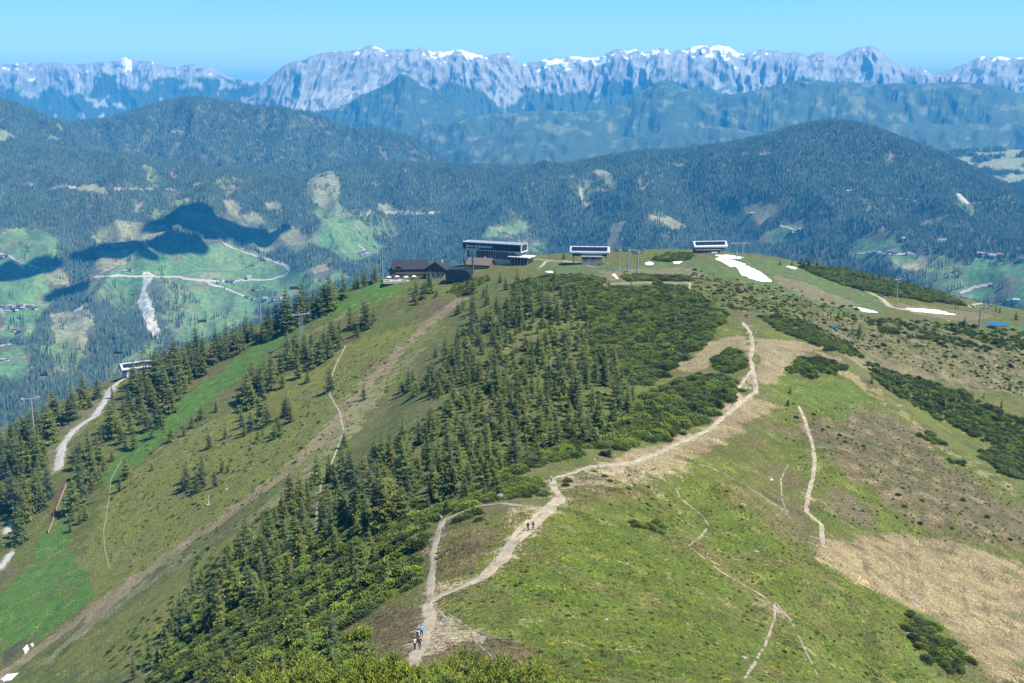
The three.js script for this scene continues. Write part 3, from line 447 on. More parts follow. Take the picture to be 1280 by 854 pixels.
for (const p of paths) {         // a path is a strip of trodden stone a hand above the turf, ragged at both edges
  const G = p.ground; if (G.length < 3) continue;
  const curve = new THREE.CatmullRomCurve3(G.map(q => new THREE.Vector3(q[0], 0, q[2])), false, 'centripetal'), L = curve.getLength(), n = clamp(Math.ceil(L / 0.7), 6, 900), K = 7;
  const C = curve.getSpacedPoints(n - 1), far = Math.hypot(G[0][0], G[0][2]) > 420;
  const g = gridMesh(K, n, (i, j) => {
    const a = C[Math.max(0, j - 1)], b = C[Math.min(n - 1, j + 1)], tx = b.x - a.x, tz = b.z - a.z, l = Math.hypot(tx, tz) || 1, c = C[j], s = j / (n - 1) * L;
    const side = i / (K - 1) * 2 - 1, wob = 1 + 0.9 * fbm(s / 3.1 + (side < 0 ? 40 : 0), p[1] * 9, 3), off = noise(s / 9, p[1] * 5) * 0.5 * p[1];
    const ends = Math.min(1, Math.min(j, n - 1 - j) / 5 + 0.35), w = p[1] * (p[1] < 1.05 ? 0.27 : 0.37) * wob * ends * (far ? 1.15 : 1) * side + off * 0.4, x = c.x - tz / l * w, z = c.z + tx / l * w;
    return [x, nearY(x, z) + (far ? 0.16 : 0.07) - (Math.abs(side) > 0.9 ? (far ? 0.14 : 0.06) : 0) + 0.04 * noise(x * 1.3, z * 1.3) - (p[1] < 1.05 ? 0.1 * sstep(0.08, 0.3, noise(s / 3.3, p[1] * 31)) : 0), z];
  }, { color: (x, y, z) => { const k = 1 + 0.5 * noise(x * 1.1, z * 1.1) + 0.4 * noise(x / 4, z / 4), b = mix3([0.285, 0.24, 0.175], [0.215, 0.19, 0.15], clamp(0.5 + fbm(x / 6, z / 6 + 20, 2) * 2)); if (p[1] > 4.5) return [0.3 * k, 0.29 * k, 0.275 * k]; const q = p[1] < 1.05 ? 0.85 : 1; return [b[0] * k * q, b[1] * k * q * 0.97, b[2] * k * q * 0.9]; } });
  struct(new THREE.Mesh(g, pathMat), /road|service/.test(p[2]) ? 'gravel_road' : 'footpath', p[2]);
}
// old snow in the hollows: thin slabs with a rounded rim
const snowMat = VC(0.75);
for (const [pts, label] of [[P2(893, 323, 903, 321, 918, 326, 934, 331, 930, 335, 912, 333), 'upper snow strip on the ski slope'], [P2(920, 334, 936, 333, 952, 341, 965, 351, 955, 353, 940, 349, 926, 343), 'big white snow field on the ski slope'], [P2(893, 319, 912, 319, 930, 322, 928, 324, 905, 322), 'thin snow strip by the far station'], [P2(1066, 384, 1075, 385, 1092, 389, 1098, 391, 1080, 390), 'small snow patch left of the gravel road'], [P2(1133, 385, 1150, 386, 1175, 388, 1195, 394, 1170, 392, 1140, 389), 'long snow strip under the gravel road'], [P2(804, 329, 812, 326, 821, 330, 815, 332, 805, 332), 'round snow patch by the lift portal'], [P2(838, 327, 856, 326, 850, 330, 840, 330), 'snow patch beside the pine thicket'], [P2(762, 343, 768, 341, 775, 349, 770, 349), 'small snow patch below the grey station'], [P2(800, 343, 815, 344, 812, 347, 803, 346), 'narrow snow patch at the lift tower feet'], [P2(982, 333, 990, 333, 997, 336, 990, 336), 'little snow patch at the slope edge'], [P2(28, 812, 34, 806, 36, 812, 31, 818), 'small snow remnant on the bare soil'], [P2(38, 806, 41, 804, 42, 808, 39, 809), 'smallest snow remnant on the bare soil'], [P2(0, 850, 10, 843, 22, 842, 14, 850, 4, 853), 'snow remnant at the foot of the soil strip'], [P2(678, 340, 690, 338, 694, 341, 684, 342), 'snow patch in front of the big station']]) {
  const G = trace(hitNear, pts, true, 4); if (G.length < 3) continue;
  const cx = G.reduce((s, q) => s + q[0], 0) / G.length, cz = G.reduce((s, q) => s + q[2], 0) / G.length, n = G.length;
  const g = gridMesh(n + 1, 6, (i, j) => { const q = G[i % n], f = [1, 0.97, 0.85, 0.6, 0.3, 0][j] * (pts[0][0] > 600 && pts[0][0] < 880 ? 0.7 : 1), wob = 1 + 0.34 * noise(i * 0.9, pts[0][0]), x = cx + (q[0] - cx) * f * wob, z = cz + (q[2] - cz) * f * wob; return [x, nearY(x, z) + [-0.1, 0.22, 0.34, 0.38, 0.4, 0.4][j] + 0.1 * noise(x / 2, z / 2), z]; }, { color: (x, y, z) => { const k = clamp(0.5 + fbm(x / 3, z / 3, 3) * 1.6); return mix3([0.74, 0.76, 0.78], [0.5, 0.47, 0.42], sstep(0.55, 1, k) * 0.7); } });
  struct(new THREE.Mesh(g, snowMat), 'snow_patch', label);
}
// two ponds and the wet hollow
const waterMat = new THREE.MeshPhysicalMaterial({ color: new THREE.Color().setRGB(0.03, 0.07, 0.13), roughness: 0.08, metalness: 0 });
for (const [c, y, rx, rz, label] of ponds) {
  const s = new THREE.Shape(Array.from({ length: 40 }, (_, i) => { const a = i / 40 * 6.2832, k = 1.12 + 0.3 * noise(Math.cos(a) * 1.5 + rx, Math.sin(a) * 1.5); return new THREE.Vector2(c[0] + Math.cos(a) * rx * k, -c[1] + Math.sin(a) * rz * k); }));
  const g = new THREE.ShapeGeometry(s); g.rotateX(-Math.PI / 2); g.translate(0, y + 0.13, 0); struct(new THREE.Mesh(g, waterMat), 'pond', label);
}
// ---------------------------------------------------------------- colours of the valley
const midMask = (polys, blur = 12, lines = []) => { const m = new Mask(-2900, -6200, 5800, 3900, 5); for (const p of polys) m.poly(trace(hitMid, p, true, 4)); for (const [p, w] of lines) m.line(trace(hitMid, p, false, 3), w); if (blur) m.blur(blur); return m; };
const basin = P2(110, 344, 160, 335, 166, 316, 200, 305, 240, 309, 270, 300, 300, 309, 340, 325, 366, 335, 382, 355, 376, 366, 312, 380, 262, 400, 226, 402, 240, 372, 216, 353, 170, 363, 140, 358);
const clearings = [
  [midMask([P2(0, 305, 30, 296, 56, 300, 62, 322, 50, 346, 20, 336, 0, 326), basin, P2(230, 366, 300, 373, 380, 356, 402, 340, 442, 346, 380, 372, 330, 386, 280, 402, 240, 406), P2(376, 299, 396, 290, 416, 285, 442, 295, 462, 310, 466, 321, 440, 332, 410, 316, 384, 306), P2(0, 358, 40, 355, 32, 384, 0, 388), P2(0, 394, 46, 394, 42, 420, 30, 426, 0, 426), P2(0, 434, 30, 430, 38, 450, 35, 472, 0, 478), P2(597, 299, 616, 284, 640, 281, 660, 276, 660, 289, 630, 299), P2(946, 301, 966, 288, 995, 279, 1003, 284, 990, 301, 960, 309), P2(1060, 319, 1076, 298, 1096, 295, 1122, 300, 1120, 315, 1146, 322, 1140, 336, 1110, 326, 1076, 323), P2(1204, 342, 1226, 322, 1250, 325, 1246, 350, 1226, 376, 1194, 371), P2(1256, 330, 1300, 330, 1300, 384, 1254, 376), P2(66, 412, 80, 402, 88, 415, 75, 425), P2(0, 290, 45, 285, 72, 300, 66, 352, 0, 352), P2(0, 352, 58, 346, 66, 380, 45, 400, 0, 392), P2(236, 402, 300, 392, 330, 396, 270, 418, 225, 435, 215, 420), P2(396, 262, 432, 262, 458, 285, 478, 312, 470, 322, 440, 302, 402, 292)], 14), [0.13, 0.24, 0.075], 'meadow'],
  [midMask([P2(112, 300, 130, 286, 150, 275, 200, 282, 216, 286, 196, 300, 150, 308, 126, 305), P2(398, 216, 416, 213, 426, 230, 421, 250, 430, 262, 402, 262, 386, 246, 385, 229), P2(94, 236, 116, 230, 136, 238, 130, 244, 110, 245), P2(278, 252, 291, 250, 303, 262, 296, 273, 285, 266), P2(330, 256, 351, 253, 346, 261, 332, 261), P2(742, 216, 756, 212, 769, 228, 776, 236, 768, 239, 755, 226), P2(60, 340, 83, 340, 86, 356, 70, 363, 62, 352), P2(896, 264, 931, 260, 946, 255, 986, 253, 976, 266, 950, 281, 930, 291, 922, 276), P2(806, 270, 830, 268, 856, 282, 850, 290, 820, 286), P2(376, 300, 396, 291, 400, 300, 386, 307), P2(300, 270, 322, 268, 335, 282, 312, 280), P2(1112, 332, 1150, 318, 1160, 330, 1130, 340), P2(225, 262, 262, 272, 300, 276, 332, 298, 352, 316, 330, 316, 296, 300, 256, 290, 225, 280), P2(120, 312, 165, 312, 160, 334, 118, 338), P2(62, 395, 100, 386, 122, 400, 100, 442, 70, 452), P2(470, 258, 490, 254, 500, 268, 480, 272), P2(335, 288, 372, 284, 392, 306, 372, 318, 350, 306)], 10), [0.25, 0.26, 0.125], 'pasture'],
  [midMask([P2(170, 205, 186, 207, 199, 215, 196, 236, 188, 233, 185, 218), P2(205, 243, 221, 240, 271, 268, 269, 273, 235, 263, 215, 256), P2(190, 263, 216, 262, 206, 276, 192, 279), P2(264, 229, 290, 225, 318, 220, 318, 226, 290, 232, 268, 234), P2(150, 330, 210, 318, 230, 300, 210, 300, 160, 322), P2(205, 372, 232, 380, 236, 405, 215, 415, 205, 400), P2(722, 230, 735, 226, 742, 240, 735, 250, 724, 246), P2(1195, 250, 1215, 262, 1222, 276, 1205, 268), P2(1180, 350, 1204, 330, 1200, 365, 1188, 372), P2(130, 462, 172, 440, 186, 424, 204, 426, 190, 448, 150, 470), P2(1150, 320, 1200, 320, 1216, 345, 1190, 376, 1150, 352), P2(88, 355, 130, 350, 170, 366, 172, 385, 130, 380), P2(196, 350, 236, 360, 232, 380, 206, 374), P2(50, 438, 90, 430, 110, 446, 80, 470), P2(1240, 350, 1256, 376, 1250, 392, 1232, 376), P2(640, 300, 700, 300, 690, 316, 650, 318), P2(435, 262, 470, 268, 500, 290, 470, 296)], 10), [0.16, 0.22, 0.075], 'young growth'],
  [midMask([P2(183, 346, 199, 348, 193, 362, 186, 372, 193, 385, 196, 400, 201, 422, 188, 422, 180, 400, 172, 380, 178, 365, 182, 352), P2(86, 389, 100, 384, 108, 379, 106, 384, 92, 391), P2(1196, 238, 1204, 246, 1220, 260, 1208, 258, 1198, 248)], 5), [0.58, 0.52, 0.47], 'landslip'],
];
const scree = midMask([], 6, [[P2(57, 238, 75, 236, 93, 234), 16], [P2(140, 237, 215, 237), 9], [P2(20, 330, 30, 336), 12], [P2(700, 224, 735, 216, 756, 216), 10], [P2(725, 235, 728, 250, 735, 258, 742, 252), 9], [P2(1136, 250, 1150, 253), 12], [P2(1140, 305, 1165, 302, 1185, 300), 10], [P2(480, 265, 520, 268, 550, 266), 9], [P2(460, 268, 465, 262), 12]]);
const openAt = (x, z) => { let m = 0; for (const [k] of clearings) m = Math.max(m, k.at(x, z)); return Math.max(m, scree.at(x, z)); };
const gapNoise = (x, z) => Math.max(fbm(x / 170 + 11, z / 170, 4), fbm(x / 55 + 71, z / 38, 3) - 0.12);
const midTex = bakeTexture(-2900, -6200, 5800, 3900, 2048, 1376, (x, z) => {
  const n1 = fbm(x / 70, z / 70, 3), n2 = noise(x / 14, z / 14), n3 = fbm(x / 300 + 8, z / 300, 3), e1 = fbm(x / 150 + 40, z / 150, 2);
  let c = mix3([0.105, 0.11, 0.058], [0.14, 0.14, 0.072], clamp(0.5 + n1));
  const gp = gapNoise(x, z); c = mix3(c, mix3([0.19, 0.2, 0.09], [0.33, 0.27, 0.18], clamp(0.5 + n2)), sstep(0.235, 0.275, gp) * 0.9);
  for (const [m, col] of clearings) { const v = m.at(x + n1 * 34 + e1 * 70, z + n1 * 26 + e1 * 60); if (v > 0.05) { const k = 1 + n1 * 0.7 + n2 * 0.35 + n3 * 0.5; c = mix3(c, [col[0] * k * (1 + n3 * 0.6), col[1] * k, col[2] * k], sstep(0.4, 0.58, v + n2 * 0.14)); } }
  const s = scree.at(x, z); c = mix3(c, [0.5, 0.46, 0.38], sstep(0.3, 0.5, s + n2 * 0.3) * 0.9);
  const dry = sstep(0.05, 0.3, fbm(x / 120 + 90, z / 90, 3)); if (c[1] > 0.12) c = mix3(c, [c[1] * 1.12, c[1] * 0.98, c[1] * 0.5], dry * 0.7); const k = 1 + n2 * 0.35; return [c[0] * k, c[1] * k, c[2] * k];
});
struct(new THREE.Mesh(gridMesh(MNU, MNV, (i, j) => { const a = mAng(i), r = mRad(j); return [Math.sin(a) * r, midH[j * MNU + i], -Math.cos(a) * r]; }, { uv: (x, y, z) => [(x + 2900) / 5800, (z + 6200) / 3900] }), new THREE.MeshStandardMaterial({ map: midTex, roughness: 0.98, color: new THREE.Color().setRGB(0.6, 0.6, 0.6) })), 'valley', 'wooded valley slopes with green meadows across from the ridge');
// the plain that carries everything out to the horizon
{ const g = new THREE.PlaneGeometry(50000, 50000, 4, 4); g.rotateX(-Math.PI / 2); g.translate(0, -60, 0); struct(new THREE.Mesh(g, mat(0.06, 0.09, 0.04, 1)), 'lowland', 'low ground far below the mountains'); }
// valley roads
for (const [pts, w, label] of [[P2(117, 347, 150, 346, 182, 347, 215, 347, 240, 350, 258, 353, 262, 356, 275, 360, 290, 365, 305, 371), 9, 'pale farm road across the sunny meadow'], [P2(258, 353, 300, 352, 340, 350, 356, 345, 362, 339, 355, 332, 335, 325, 310, 318, 285, 308, 278, 304), 9, 'curving farm road climbing the meadow shoulder'], [P2(0, 434, 15, 430, 35, 427, 58, 423), 9, 'light road on the valley floor'], [P2(0, 318, 12, 322, 22, 328, 50, 337), 8, 'road past the shaded farm'], [P2(0, 386, 20, 384, 42, 382), 10, 'village street in the valley'], [P2(1072, 318, 1090, 317, 1120, 319, 1146, 318), 8, 'farm track by the brown roofed farm'], [P2(972, 283, 985, 285, 995, 289), 8, 'farm track on the sloping clearing'], [P2(1200, 368, 1222, 360, 1240, 358), 8, 'track at the foot of the right meadow'], [P2(452, 320, 455, 312, 448, 308), 7, 'short farm lane below the hill']]) {
  const G = trace(hitMid, pts, false, 3); if (G.length < 2) continue;
  const curve = new THREE.CatmullRomCurve3(G.map(q => new THREE.Vector3(q[0], 0, q[2])), false, 'centripetal'), L = curve.getLength(), n = Math.ceil(L / 9) + 2, C = curve.getSpacedPoints(n - 1);
  const g = gridMesh(3, n, (i, j) => { const a = C[Math.max(0, j - 1)], b = C[Math.min(n - 1, j + 1)], tx = b.x - a.x, tz = b.z - a.z, l = Math.hypot(tx, tz) || 1, s = (i - 1) * w / 2, x = C[j].x - tz / l * s, z = C[j].z + tx / l * s; return [x, midY(x, z) + 1.3, z]; });
  struct(new THREE.Mesh(g, mat(0.33, 0.3, 0.26, 0.95)), 'farm_road', label);
}
// ---------------------------------------------------------------- plants
class Tri {                       // a bag of triangles with one colour each
  constructor() { this.p = []; this.c = []; }
  tri(a, b, c, col) { this.p.push(...a, ...b, ...c); for (let k = 0; k < 3; k++) this.c.push(...col); }
  geo() { const g = new THREE.BufferGeometry(); g.setAttribute('position', new THREE.Float32BufferAttribute(this.p, 3)); g.setAttribute('color', new THREE.Float32BufferAttribute(this.c, 3)); g.computeVertexNormals(); return g; }
}
const tint = (c, k) => { const v = 1 + rr(-k, k); return [c[0] * v * (1 + rr(-k, k) * 0.35), c[1] * v, c[2] * v]; };
function trunkGeo(H, r, bend = 0, sides = 6) {
  const T = new Tri(), n = 4, ring = j => { const t = j / n, R = r * (1 - t * 0.92); return Array.from({ length: sides }, (_, i) => { const a = i / sides * 6.2832; return [Math.cos(a) * R + bend * t * t, t * H, Math.sin(a) * R]; }); };
  for (let j = 0; j < n; j++) { const A = ring(j), B = ring(j + 1); for (let i = 0; i < sides; i++) { const k = (i + 1) % sides, c = tint([0.13, 0.105, 0.085], 0.2); T.tri(A[i], B[i], A[k], c); T.tri(A[k], B[i], B[k], c); } }
  return T.geo();
}
// spruce: whorls of drooping boughs, each bough a spray of side twigs, gaps between the whorls
function spruceCrown(H, R, col, whorls = 21, per = 8, bare = 0.03, pow = 0.72, shortest = 0.68) {
  const T = new Tri(), lean = rr(-0.03, 0.03) * H, gap = rnd() * 6.28;
  for (let k = 0; k < whorls; k++) {
    const f = (k + rr(-0.3, 0.3)) / whorls, y = H * (bare + (0.985 - bare) * f), L0 = R * Math.pow(1 - f, pow) * (0.92 + 0.2 * Math.sin(k * 2.1)) + 0.12;
    const cx = lean * f * f;
    for (let i = 0; i < per; i++) {
      const a = i / per * 6.283 + k * 1.9 + rr(-0.35, 0.35); if (rnd() < 0.07) continue;
      const L = L0 * rr(shortest, 1.15) * (Math.cos(a - gap) > 0.7 ? 0.8 : 1), dx = Math.cos(a), dz = Math.sin(a), droop = L * (0.18 + 0.35 * (1 - f)) * rr(0.7, 1.3), c = tint(col, 0.22);
      const at = t => [cx + dx * L * t, y - droop * t + droop * 0.38 * t * t * t, dz * L * t], W = L * 0.5;
      const pts = [0.05, 0.35, 0.65, 1].map(at);
      for (let s = 0; s < 3; s++) for (const side of [-1, 1]) {
        const t = [0.3, 0.6, 0.88][s] + rr(-0.08, 0.08), q = at(t), w = W * (1.15 - t * 0.75) * rr(0.75, 1.2), tip = [q[0] - dz * side * w + dx * L * 0.16, q[1] - w * rr(0.25, 0.6), q[2] + dx * side * w + dz * L * 0.16];
        T.tri(pts[s], tip, pts[s + 1], c);
      }
      const e = pts[3]; T.tri(pts[2], [e[0], e[1] - L * 0.1, e[2]], [e[0] + dx * L * 0.1, e[1] + L * 0.06, e[2] + dz * L * 0.1], c);
      const m = pts[1]; T.tri(m, [m[0] + dx * L * 0.2, m[1] - L * 0.26, m[2] + dz * L * 0.2], pts[2], c);
    }
  }
  const top = [lean, H * 1.04, 0]; for (let i = 0; i < 4; i++) { const a = i * 1.57, b = a + 1.2; T.tri(top, [lean + Math.cos(a) * 0.16, H * 0.93, Math.sin(a) * 0.16], [lean + Math.cos(b) * 0.16, H * 0.93, Math.sin(b) * 0.16], col); }
  return T.geo();
}
const leafMat = VC(0.85, { color: new THREE.Color().setRGB(0.55, 0.55, 0.55) }), barkMat = VC(0.95);
const SPR = [[0.13, 0.165, 0.026], [0.09, 0.125, 0.028], [0.155, 0.175, 0.028], [0.075, 0.11, 0.034], [0.12, 0.175, 0.024], [0.11, 0.125, 0.032], [0.14, 0.18, 0.024], [0.085, 0.13, 0.026], [0.16, 0.205, 0.026], [0.1, 0.14, 0.034]];
const SPR_LOOK = ['olive full', 'dark slim', 'yellowish broad', 'bluish dark', 'fresh green', 'brownish narrow', 'ragged olive', 'ragged dark green', 'ragged bright green', 'loose thin'];
const spruceKinds = SPR.map((c, i) => { const R = [0.25, 0.2, 0.29, 0.22, 0.26, 0.18, 0.3, 0.27, 0.31, 0.2][i] * 10; return { crown: spruceCrown(10, R, c, i > 8 ? 15 : 20 + (i % 3), i > 8 ? 6 : 8, i > 8 ? 0.12 : 0.03, i > 5 ? 0.55 : 0.72, i > 5 ? 0.42 : 0.68), trunk: trunkGeo(9.6, 0.17) }; });
const bushKinds = [0, 8, 4].map((q, i) => ({ crown: spruceCrown(10, 3.6 + i * 0.7, SPR[q], 14, 10, 0.01, 0.42, 0.5), trunk: trunkGeo(9, 0.2) }));   // young, broad spruces
const NK = spruceKinds.length;
// scatter inside outlines read off the photograph (they bound where the trees stand)
const spruces = [];
function scatter(poly, gap, fn, keep = 1, clumpy = false) {
  const G = trace(hitNear, poly, true, 5); if (G.length < 3) return;
  const xs = G.map(p => p[0]), zs = G.map(p => p[2]), x0 = Math.min(...xs), x1 = Math.max(...xs), z0 = Math.min(...zs), z1 = Math.max(...zs), m = new Mask(x0 - 6, z0 - 6, x1 - x0 + 12, z1 - z0 + 12, 0.8).poly(G).blur(3);
  const cells = {}, tries = Math.ceil((x1 - x0) * (z1 - z0) / (gap * gap) * 3);
  for (let t = 0; t < tries; t++) {
    const x = rr(x0, x1), z = rr(z0, z1); if (m.at(x, z) + 1.15 * fbm(x / 7 + 7, z / 7, 2) < 0.5 || pathCore.at(x, z) > 0.3) continue;
    const i = Math.floor(x / gap), j = Math.floor(z / gap); let ok = true;
    for (let a = -1; a <= 1 && ok; a++) for (let b = -1; b <= 1; b++) { const q = cells[(i + a) + ',' + (j + b)]; if (q && Math.hypot(q[0] - x, q[1] - z) < gap * 0.8) { ok = false; break; } }
    if (!ok || rnd() > keep || (clumpy && rnd() > sstep(-0.2, 0.08, fbm(x / 19 + 3, z / 19, 2)) + 0.12)) continue; cells[i + ',' + j] = [x, z]; fn(x, z);
  }
}
const put = (x, z, h, area, bush = false) => spruces.push({ x, z, h, area, bush });
const areas = {
  skyline: ['tall dark spruce in the forest band along the left skyline', 'spruces along the left skyline'],
  road: ['spruce beside the gravel road on the lower left slope', 'spruces by the gravel road'],
  meadow: ['spruce in the tree belt between ski slope and left meadow', 'spruces between ski slope and meadow'],
  heath: ['loosely standing spruce on the left heath slope', 'spruces scattered on the heath slope'],
  core: ['spruce in the thick wood on the middle of the ridge flank', 'spruces of the middle wood'],
  flank: ['spruce in the steep wood below the viewpoint path', 'spruces below the viewpoint'],
  hut: ['spruce standing beside the mountain huts', 'spruces by the huts'],
  plateau: ['small lone spruce among dwarf pines on the right plateau', 'small spruces on the right plateau'],
  edge: ['little spruce top showing behind the far plateau rim', 'spruces behind the plateau rim'],
};
const T = (poly, gap, h0, h1, area, keep = 1, bushP = 0) => scatter(poly, gap, (x, z) => { const b = rnd() < bushP; put(x, z, b ? rr(h0, h1) * 0.45 : rr(h0, h1) * (rnd() < 0.4 ? rr(0.4, 0.85) : 1), area, b); }, keep, true);
T(P2(0, 560, 40, 540, 100, 508, 170, 478, 240, 448, 300, 428, 350, 408, 400, 384, 430, 372, 440, 366, 425, 384, 370, 412, 312, 436, 262, 462, 240, 486, 205, 512, 185, 506, 168, 482, 110, 512, 60, 556, 10, 610, 0, 600), 6.4, 15, 26, 'skyline');
T(P2(0, 610, 40, 565, 60, 572, 66, 600, 60, 632, 45, 662, 25, 690, 12, 690, 0, 700), 7.5, 15, 26, 'road');
T(P2(150, 520, 172, 500, 205, 512, 225, 508, 200, 545, 170, 560, 140, 590, 100, 640, 85, 655, 86, 618, 92, 575, 118, 548, 135, 530), 8, 11, 20, 'road', 0.8);
T(P2(352, 448, 380, 434, 410, 425, 450, 402, 482, 388, 494, 392, 470, 404, 440, 428, 420, 444, 390, 462, 372, 476, 345, 492, 322, 508, 300, 512, 305, 486), 6.5, 11, 19, 'meadow', 0.95);
T(P2(296, 520, 330, 508, 372, 512, 366, 534, 340, 545, 305, 562, 292, 548), 9, 9, 15, 'heath', 0.75);
T(P2(222, 612, 240, 590, 272, 588, 268, 612, 235, 620), 6, 8, 14, 'heath');
for (const [x, y, h] of [[413, 489, 13], [214, 552, 9], [150, 614, 11], [158, 598, 12], [262, 560, 9], [240, 535, 8], [190, 588, 5], [270, 515, 8], [252, 524, 10], [230, 545, 7], [430, 560, 8], [282, 548, 7], [100, 655, 11], [92, 640, 12], [108, 650, 9], [298, 505, 10], [306, 545, 11], [350, 545, 9], [455, 500, 9], [385, 478, 9], [88, 665, 9], [120, 610, 12], [345, 548, 8], [285, 590, 4], [192, 620, 3]]) { const g = hitNear(x, y); if (g) put(g[0], g[2], h, 'heath'); }
T(P2(492, 500, 512, 478, 548, 468, 560, 440, 600, 402, 640, 378, 700, 366, 742, 385, 735, 430, 762, 470, 800, 505, 782, 535, 742, 560, 682, 578, 622, 602, 562, 625, 500, 655, 445, 678, 425, 650, 440, 602, 470, 582, 500, 560, 560, 520, 545, 492), 5.6, 7, 14, 'core', 0.9, 0.36);
T(P2(560, 400, 600, 360, 640, 350, 700, 352, 700, 366, 640, 380, 600, 402), 7.5, 6, 11, 'core', 0.8, 0.3);
T(P2(340, 645, 400, 600, 428, 590, 440, 640, 428, 668, 402, 705, 350, 745, 300, 775, 262, 800, 215, 800, 240, 742, 300, 690), 6.2, 7, 14, 'flank', 0.9, 0.36);
T(P2(185, 835, 205, 800, 222, 770, 235, 760, 222, 800, 200, 845), 6.5, 7, 11, 'flank', 0.9);
T(P2(430, 690, 500, 655, 560, 628, 600, 605, 640, 600, 600, 632, 540, 652, 470, 700, 400, 760, 350, 790), 8, 4, 8, 'flank', 0.5, 0.5);
T(P2(502, 372, 520, 358, 545, 352, 560, 360, 540, 376, 520, 386), 6.5, 7, 12, 'hut');
T(P2(436, 362, 452, 352, 470, 350, 470, 356, 455, 362), 6, 10, 15, 'hut');
T(P2(700, 352, 860, 362, 900, 395, 842, 450, 802, 485, 745, 440, 735, 400), 10, 2.5, 6, 'core', 0.6, 0.4);
T(P2(230, 850, 300, 770, 420, 690, 500, 655, 520, 690, 440, 755, 440, 850), 6.5, 3.5, 8.5, 'flank', 0.8, 0.3);
T(P2(436, 600, 470, 580, 520, 560, 560, 560, 520, 600, 470, 640), 8, 8, 13, 'core', 0.6);
for (const [x, y, h] of [[1074, 420, 7], [1066, 418, 5], [1205, 410, 7], [1048, 398, 5], [1135, 500, 6], [1150, 498, 5], [1160, 505, 7], [1180, 510, 6], [1215, 500, 5], [1230, 498, 4], [1252, 510, 5], [1195, 415, 6], [1270, 400, 6], [1090, 480, 6], [1110, 488, 5], [988, 492, 3.5], [1262, 488, 5], [1100, 470, 4]]) { const g = hitNear(x, y); if (g) put(g[0], g[2], h, 'plateau'); }
for (const [x, y, h] of [[1005, 334, 7], [1012, 333, 9], [1022, 334, 8], [1050, 338, 6], [1078, 343, 6], [1100, 349, 7], [1130, 357, 5], [1160, 366, 5], [820, 322, 5], [832, 321, 6], [668, 322, 5], [705, 322, 5], [572, 322, 8], [585, 322, 7], [990, 332, 6], [975, 330, 5], [1230, 385, 6], [1245, 388, 7], [1250, 390, 6]]) { const g = hitNear(x, y + 1.5) || hitNear(x, y + 4); if (g) put(g[0], g[2], h, 'edge'); }
{
  for (const s of spruces) { s.y = nearY(s.x, s.z) - 0.15; s.size = s.h / Math.hypot(s.x, s.y - CAMY, s.z); s.kind = Math.floor(rnd() * (s.bush ? 3 : NK)); s.rot = rr(0, 6.28); s.w = rr(0.85, 1.2); }
  spruces.sort((a, b) => b.size - a.size);
  const areaMid = {}; for (const a in areas) { const h = spruces.filter(s => s.area === a && !s.bush).map(s => s.h).sort((p, q) => p - q); areaMid[a] = h[h.length >> 1]; }
  const rest = Array.from({ length: NK + 3 }, () => []);
  spruces.forEach((s, i) => {
    const k = s.bush ? bushKinds[s.kind] : spruceKinds[s.kind];
    if (i < 300) {
      const o = new THREE.Group(); part(k.trunk, barkMat, 'trunk', o); part(k.crown, leafMat, 'crown', o);
      o.position.set(s.x, s.y, s.z); o.rotation.y = s.rot; o.scale.set(s.h / 10 * s.w, s.h / 10, s.h / 10 * s.w);
      const [l, g] = areas[s.area], look = s.bush ? 'broad young' : (s.h > areaMid[s.area] ? 'taller ' : 'shorter ') + SPR_LOOK[s.kind];
      thing(o, 'spruce_tree', `${look} ${l.replace(/^(tall dark|loosely standing|small lone|little) /, '')}`, 'tree', `${look} ${g}`);
    } else rest[s.bush ? NK + s.kind : s.kind].push(s);
  });
  const q = new THREE.Quaternion(), e = new THREE.Euler(), m4 = new THREE.Matrix4(), col = new THREE.Color();
  rest.forEach((list, i) => {
    if (!list.length) return; const k = i < NK ? spruceKinds[i] : bushKinds[i - NK], geo = mergeGeometries([k.crown, k.trunk]), im = new THREE.InstancedMesh(geo, leafMat, list.length);
    list.forEach((s, n) => { e.set(0, s.rot, 0); q.setFromEuler(e); m4.compose(new THREE.Vector3(s.x, s.y, s.z), q, new THREE.Vector3(s.h / 10 * s.w, s.h / 10, s.h / 10 * s.w)); im.setMatrixAt(n, m4); const v = rr(0.8, 1.25); im.setColorAt(n, col.setRGB(v, v, v)); });
    im.userData = { label: 'further spruces filling the wood on the ridge', category: 'forest', kind: 'stuff' }; im.name = numbered('spruce_wood'); im.castShadow = im.receiveShadow = true; scene.add(im);
  });
  console.log('spruces', spruces.length);
}
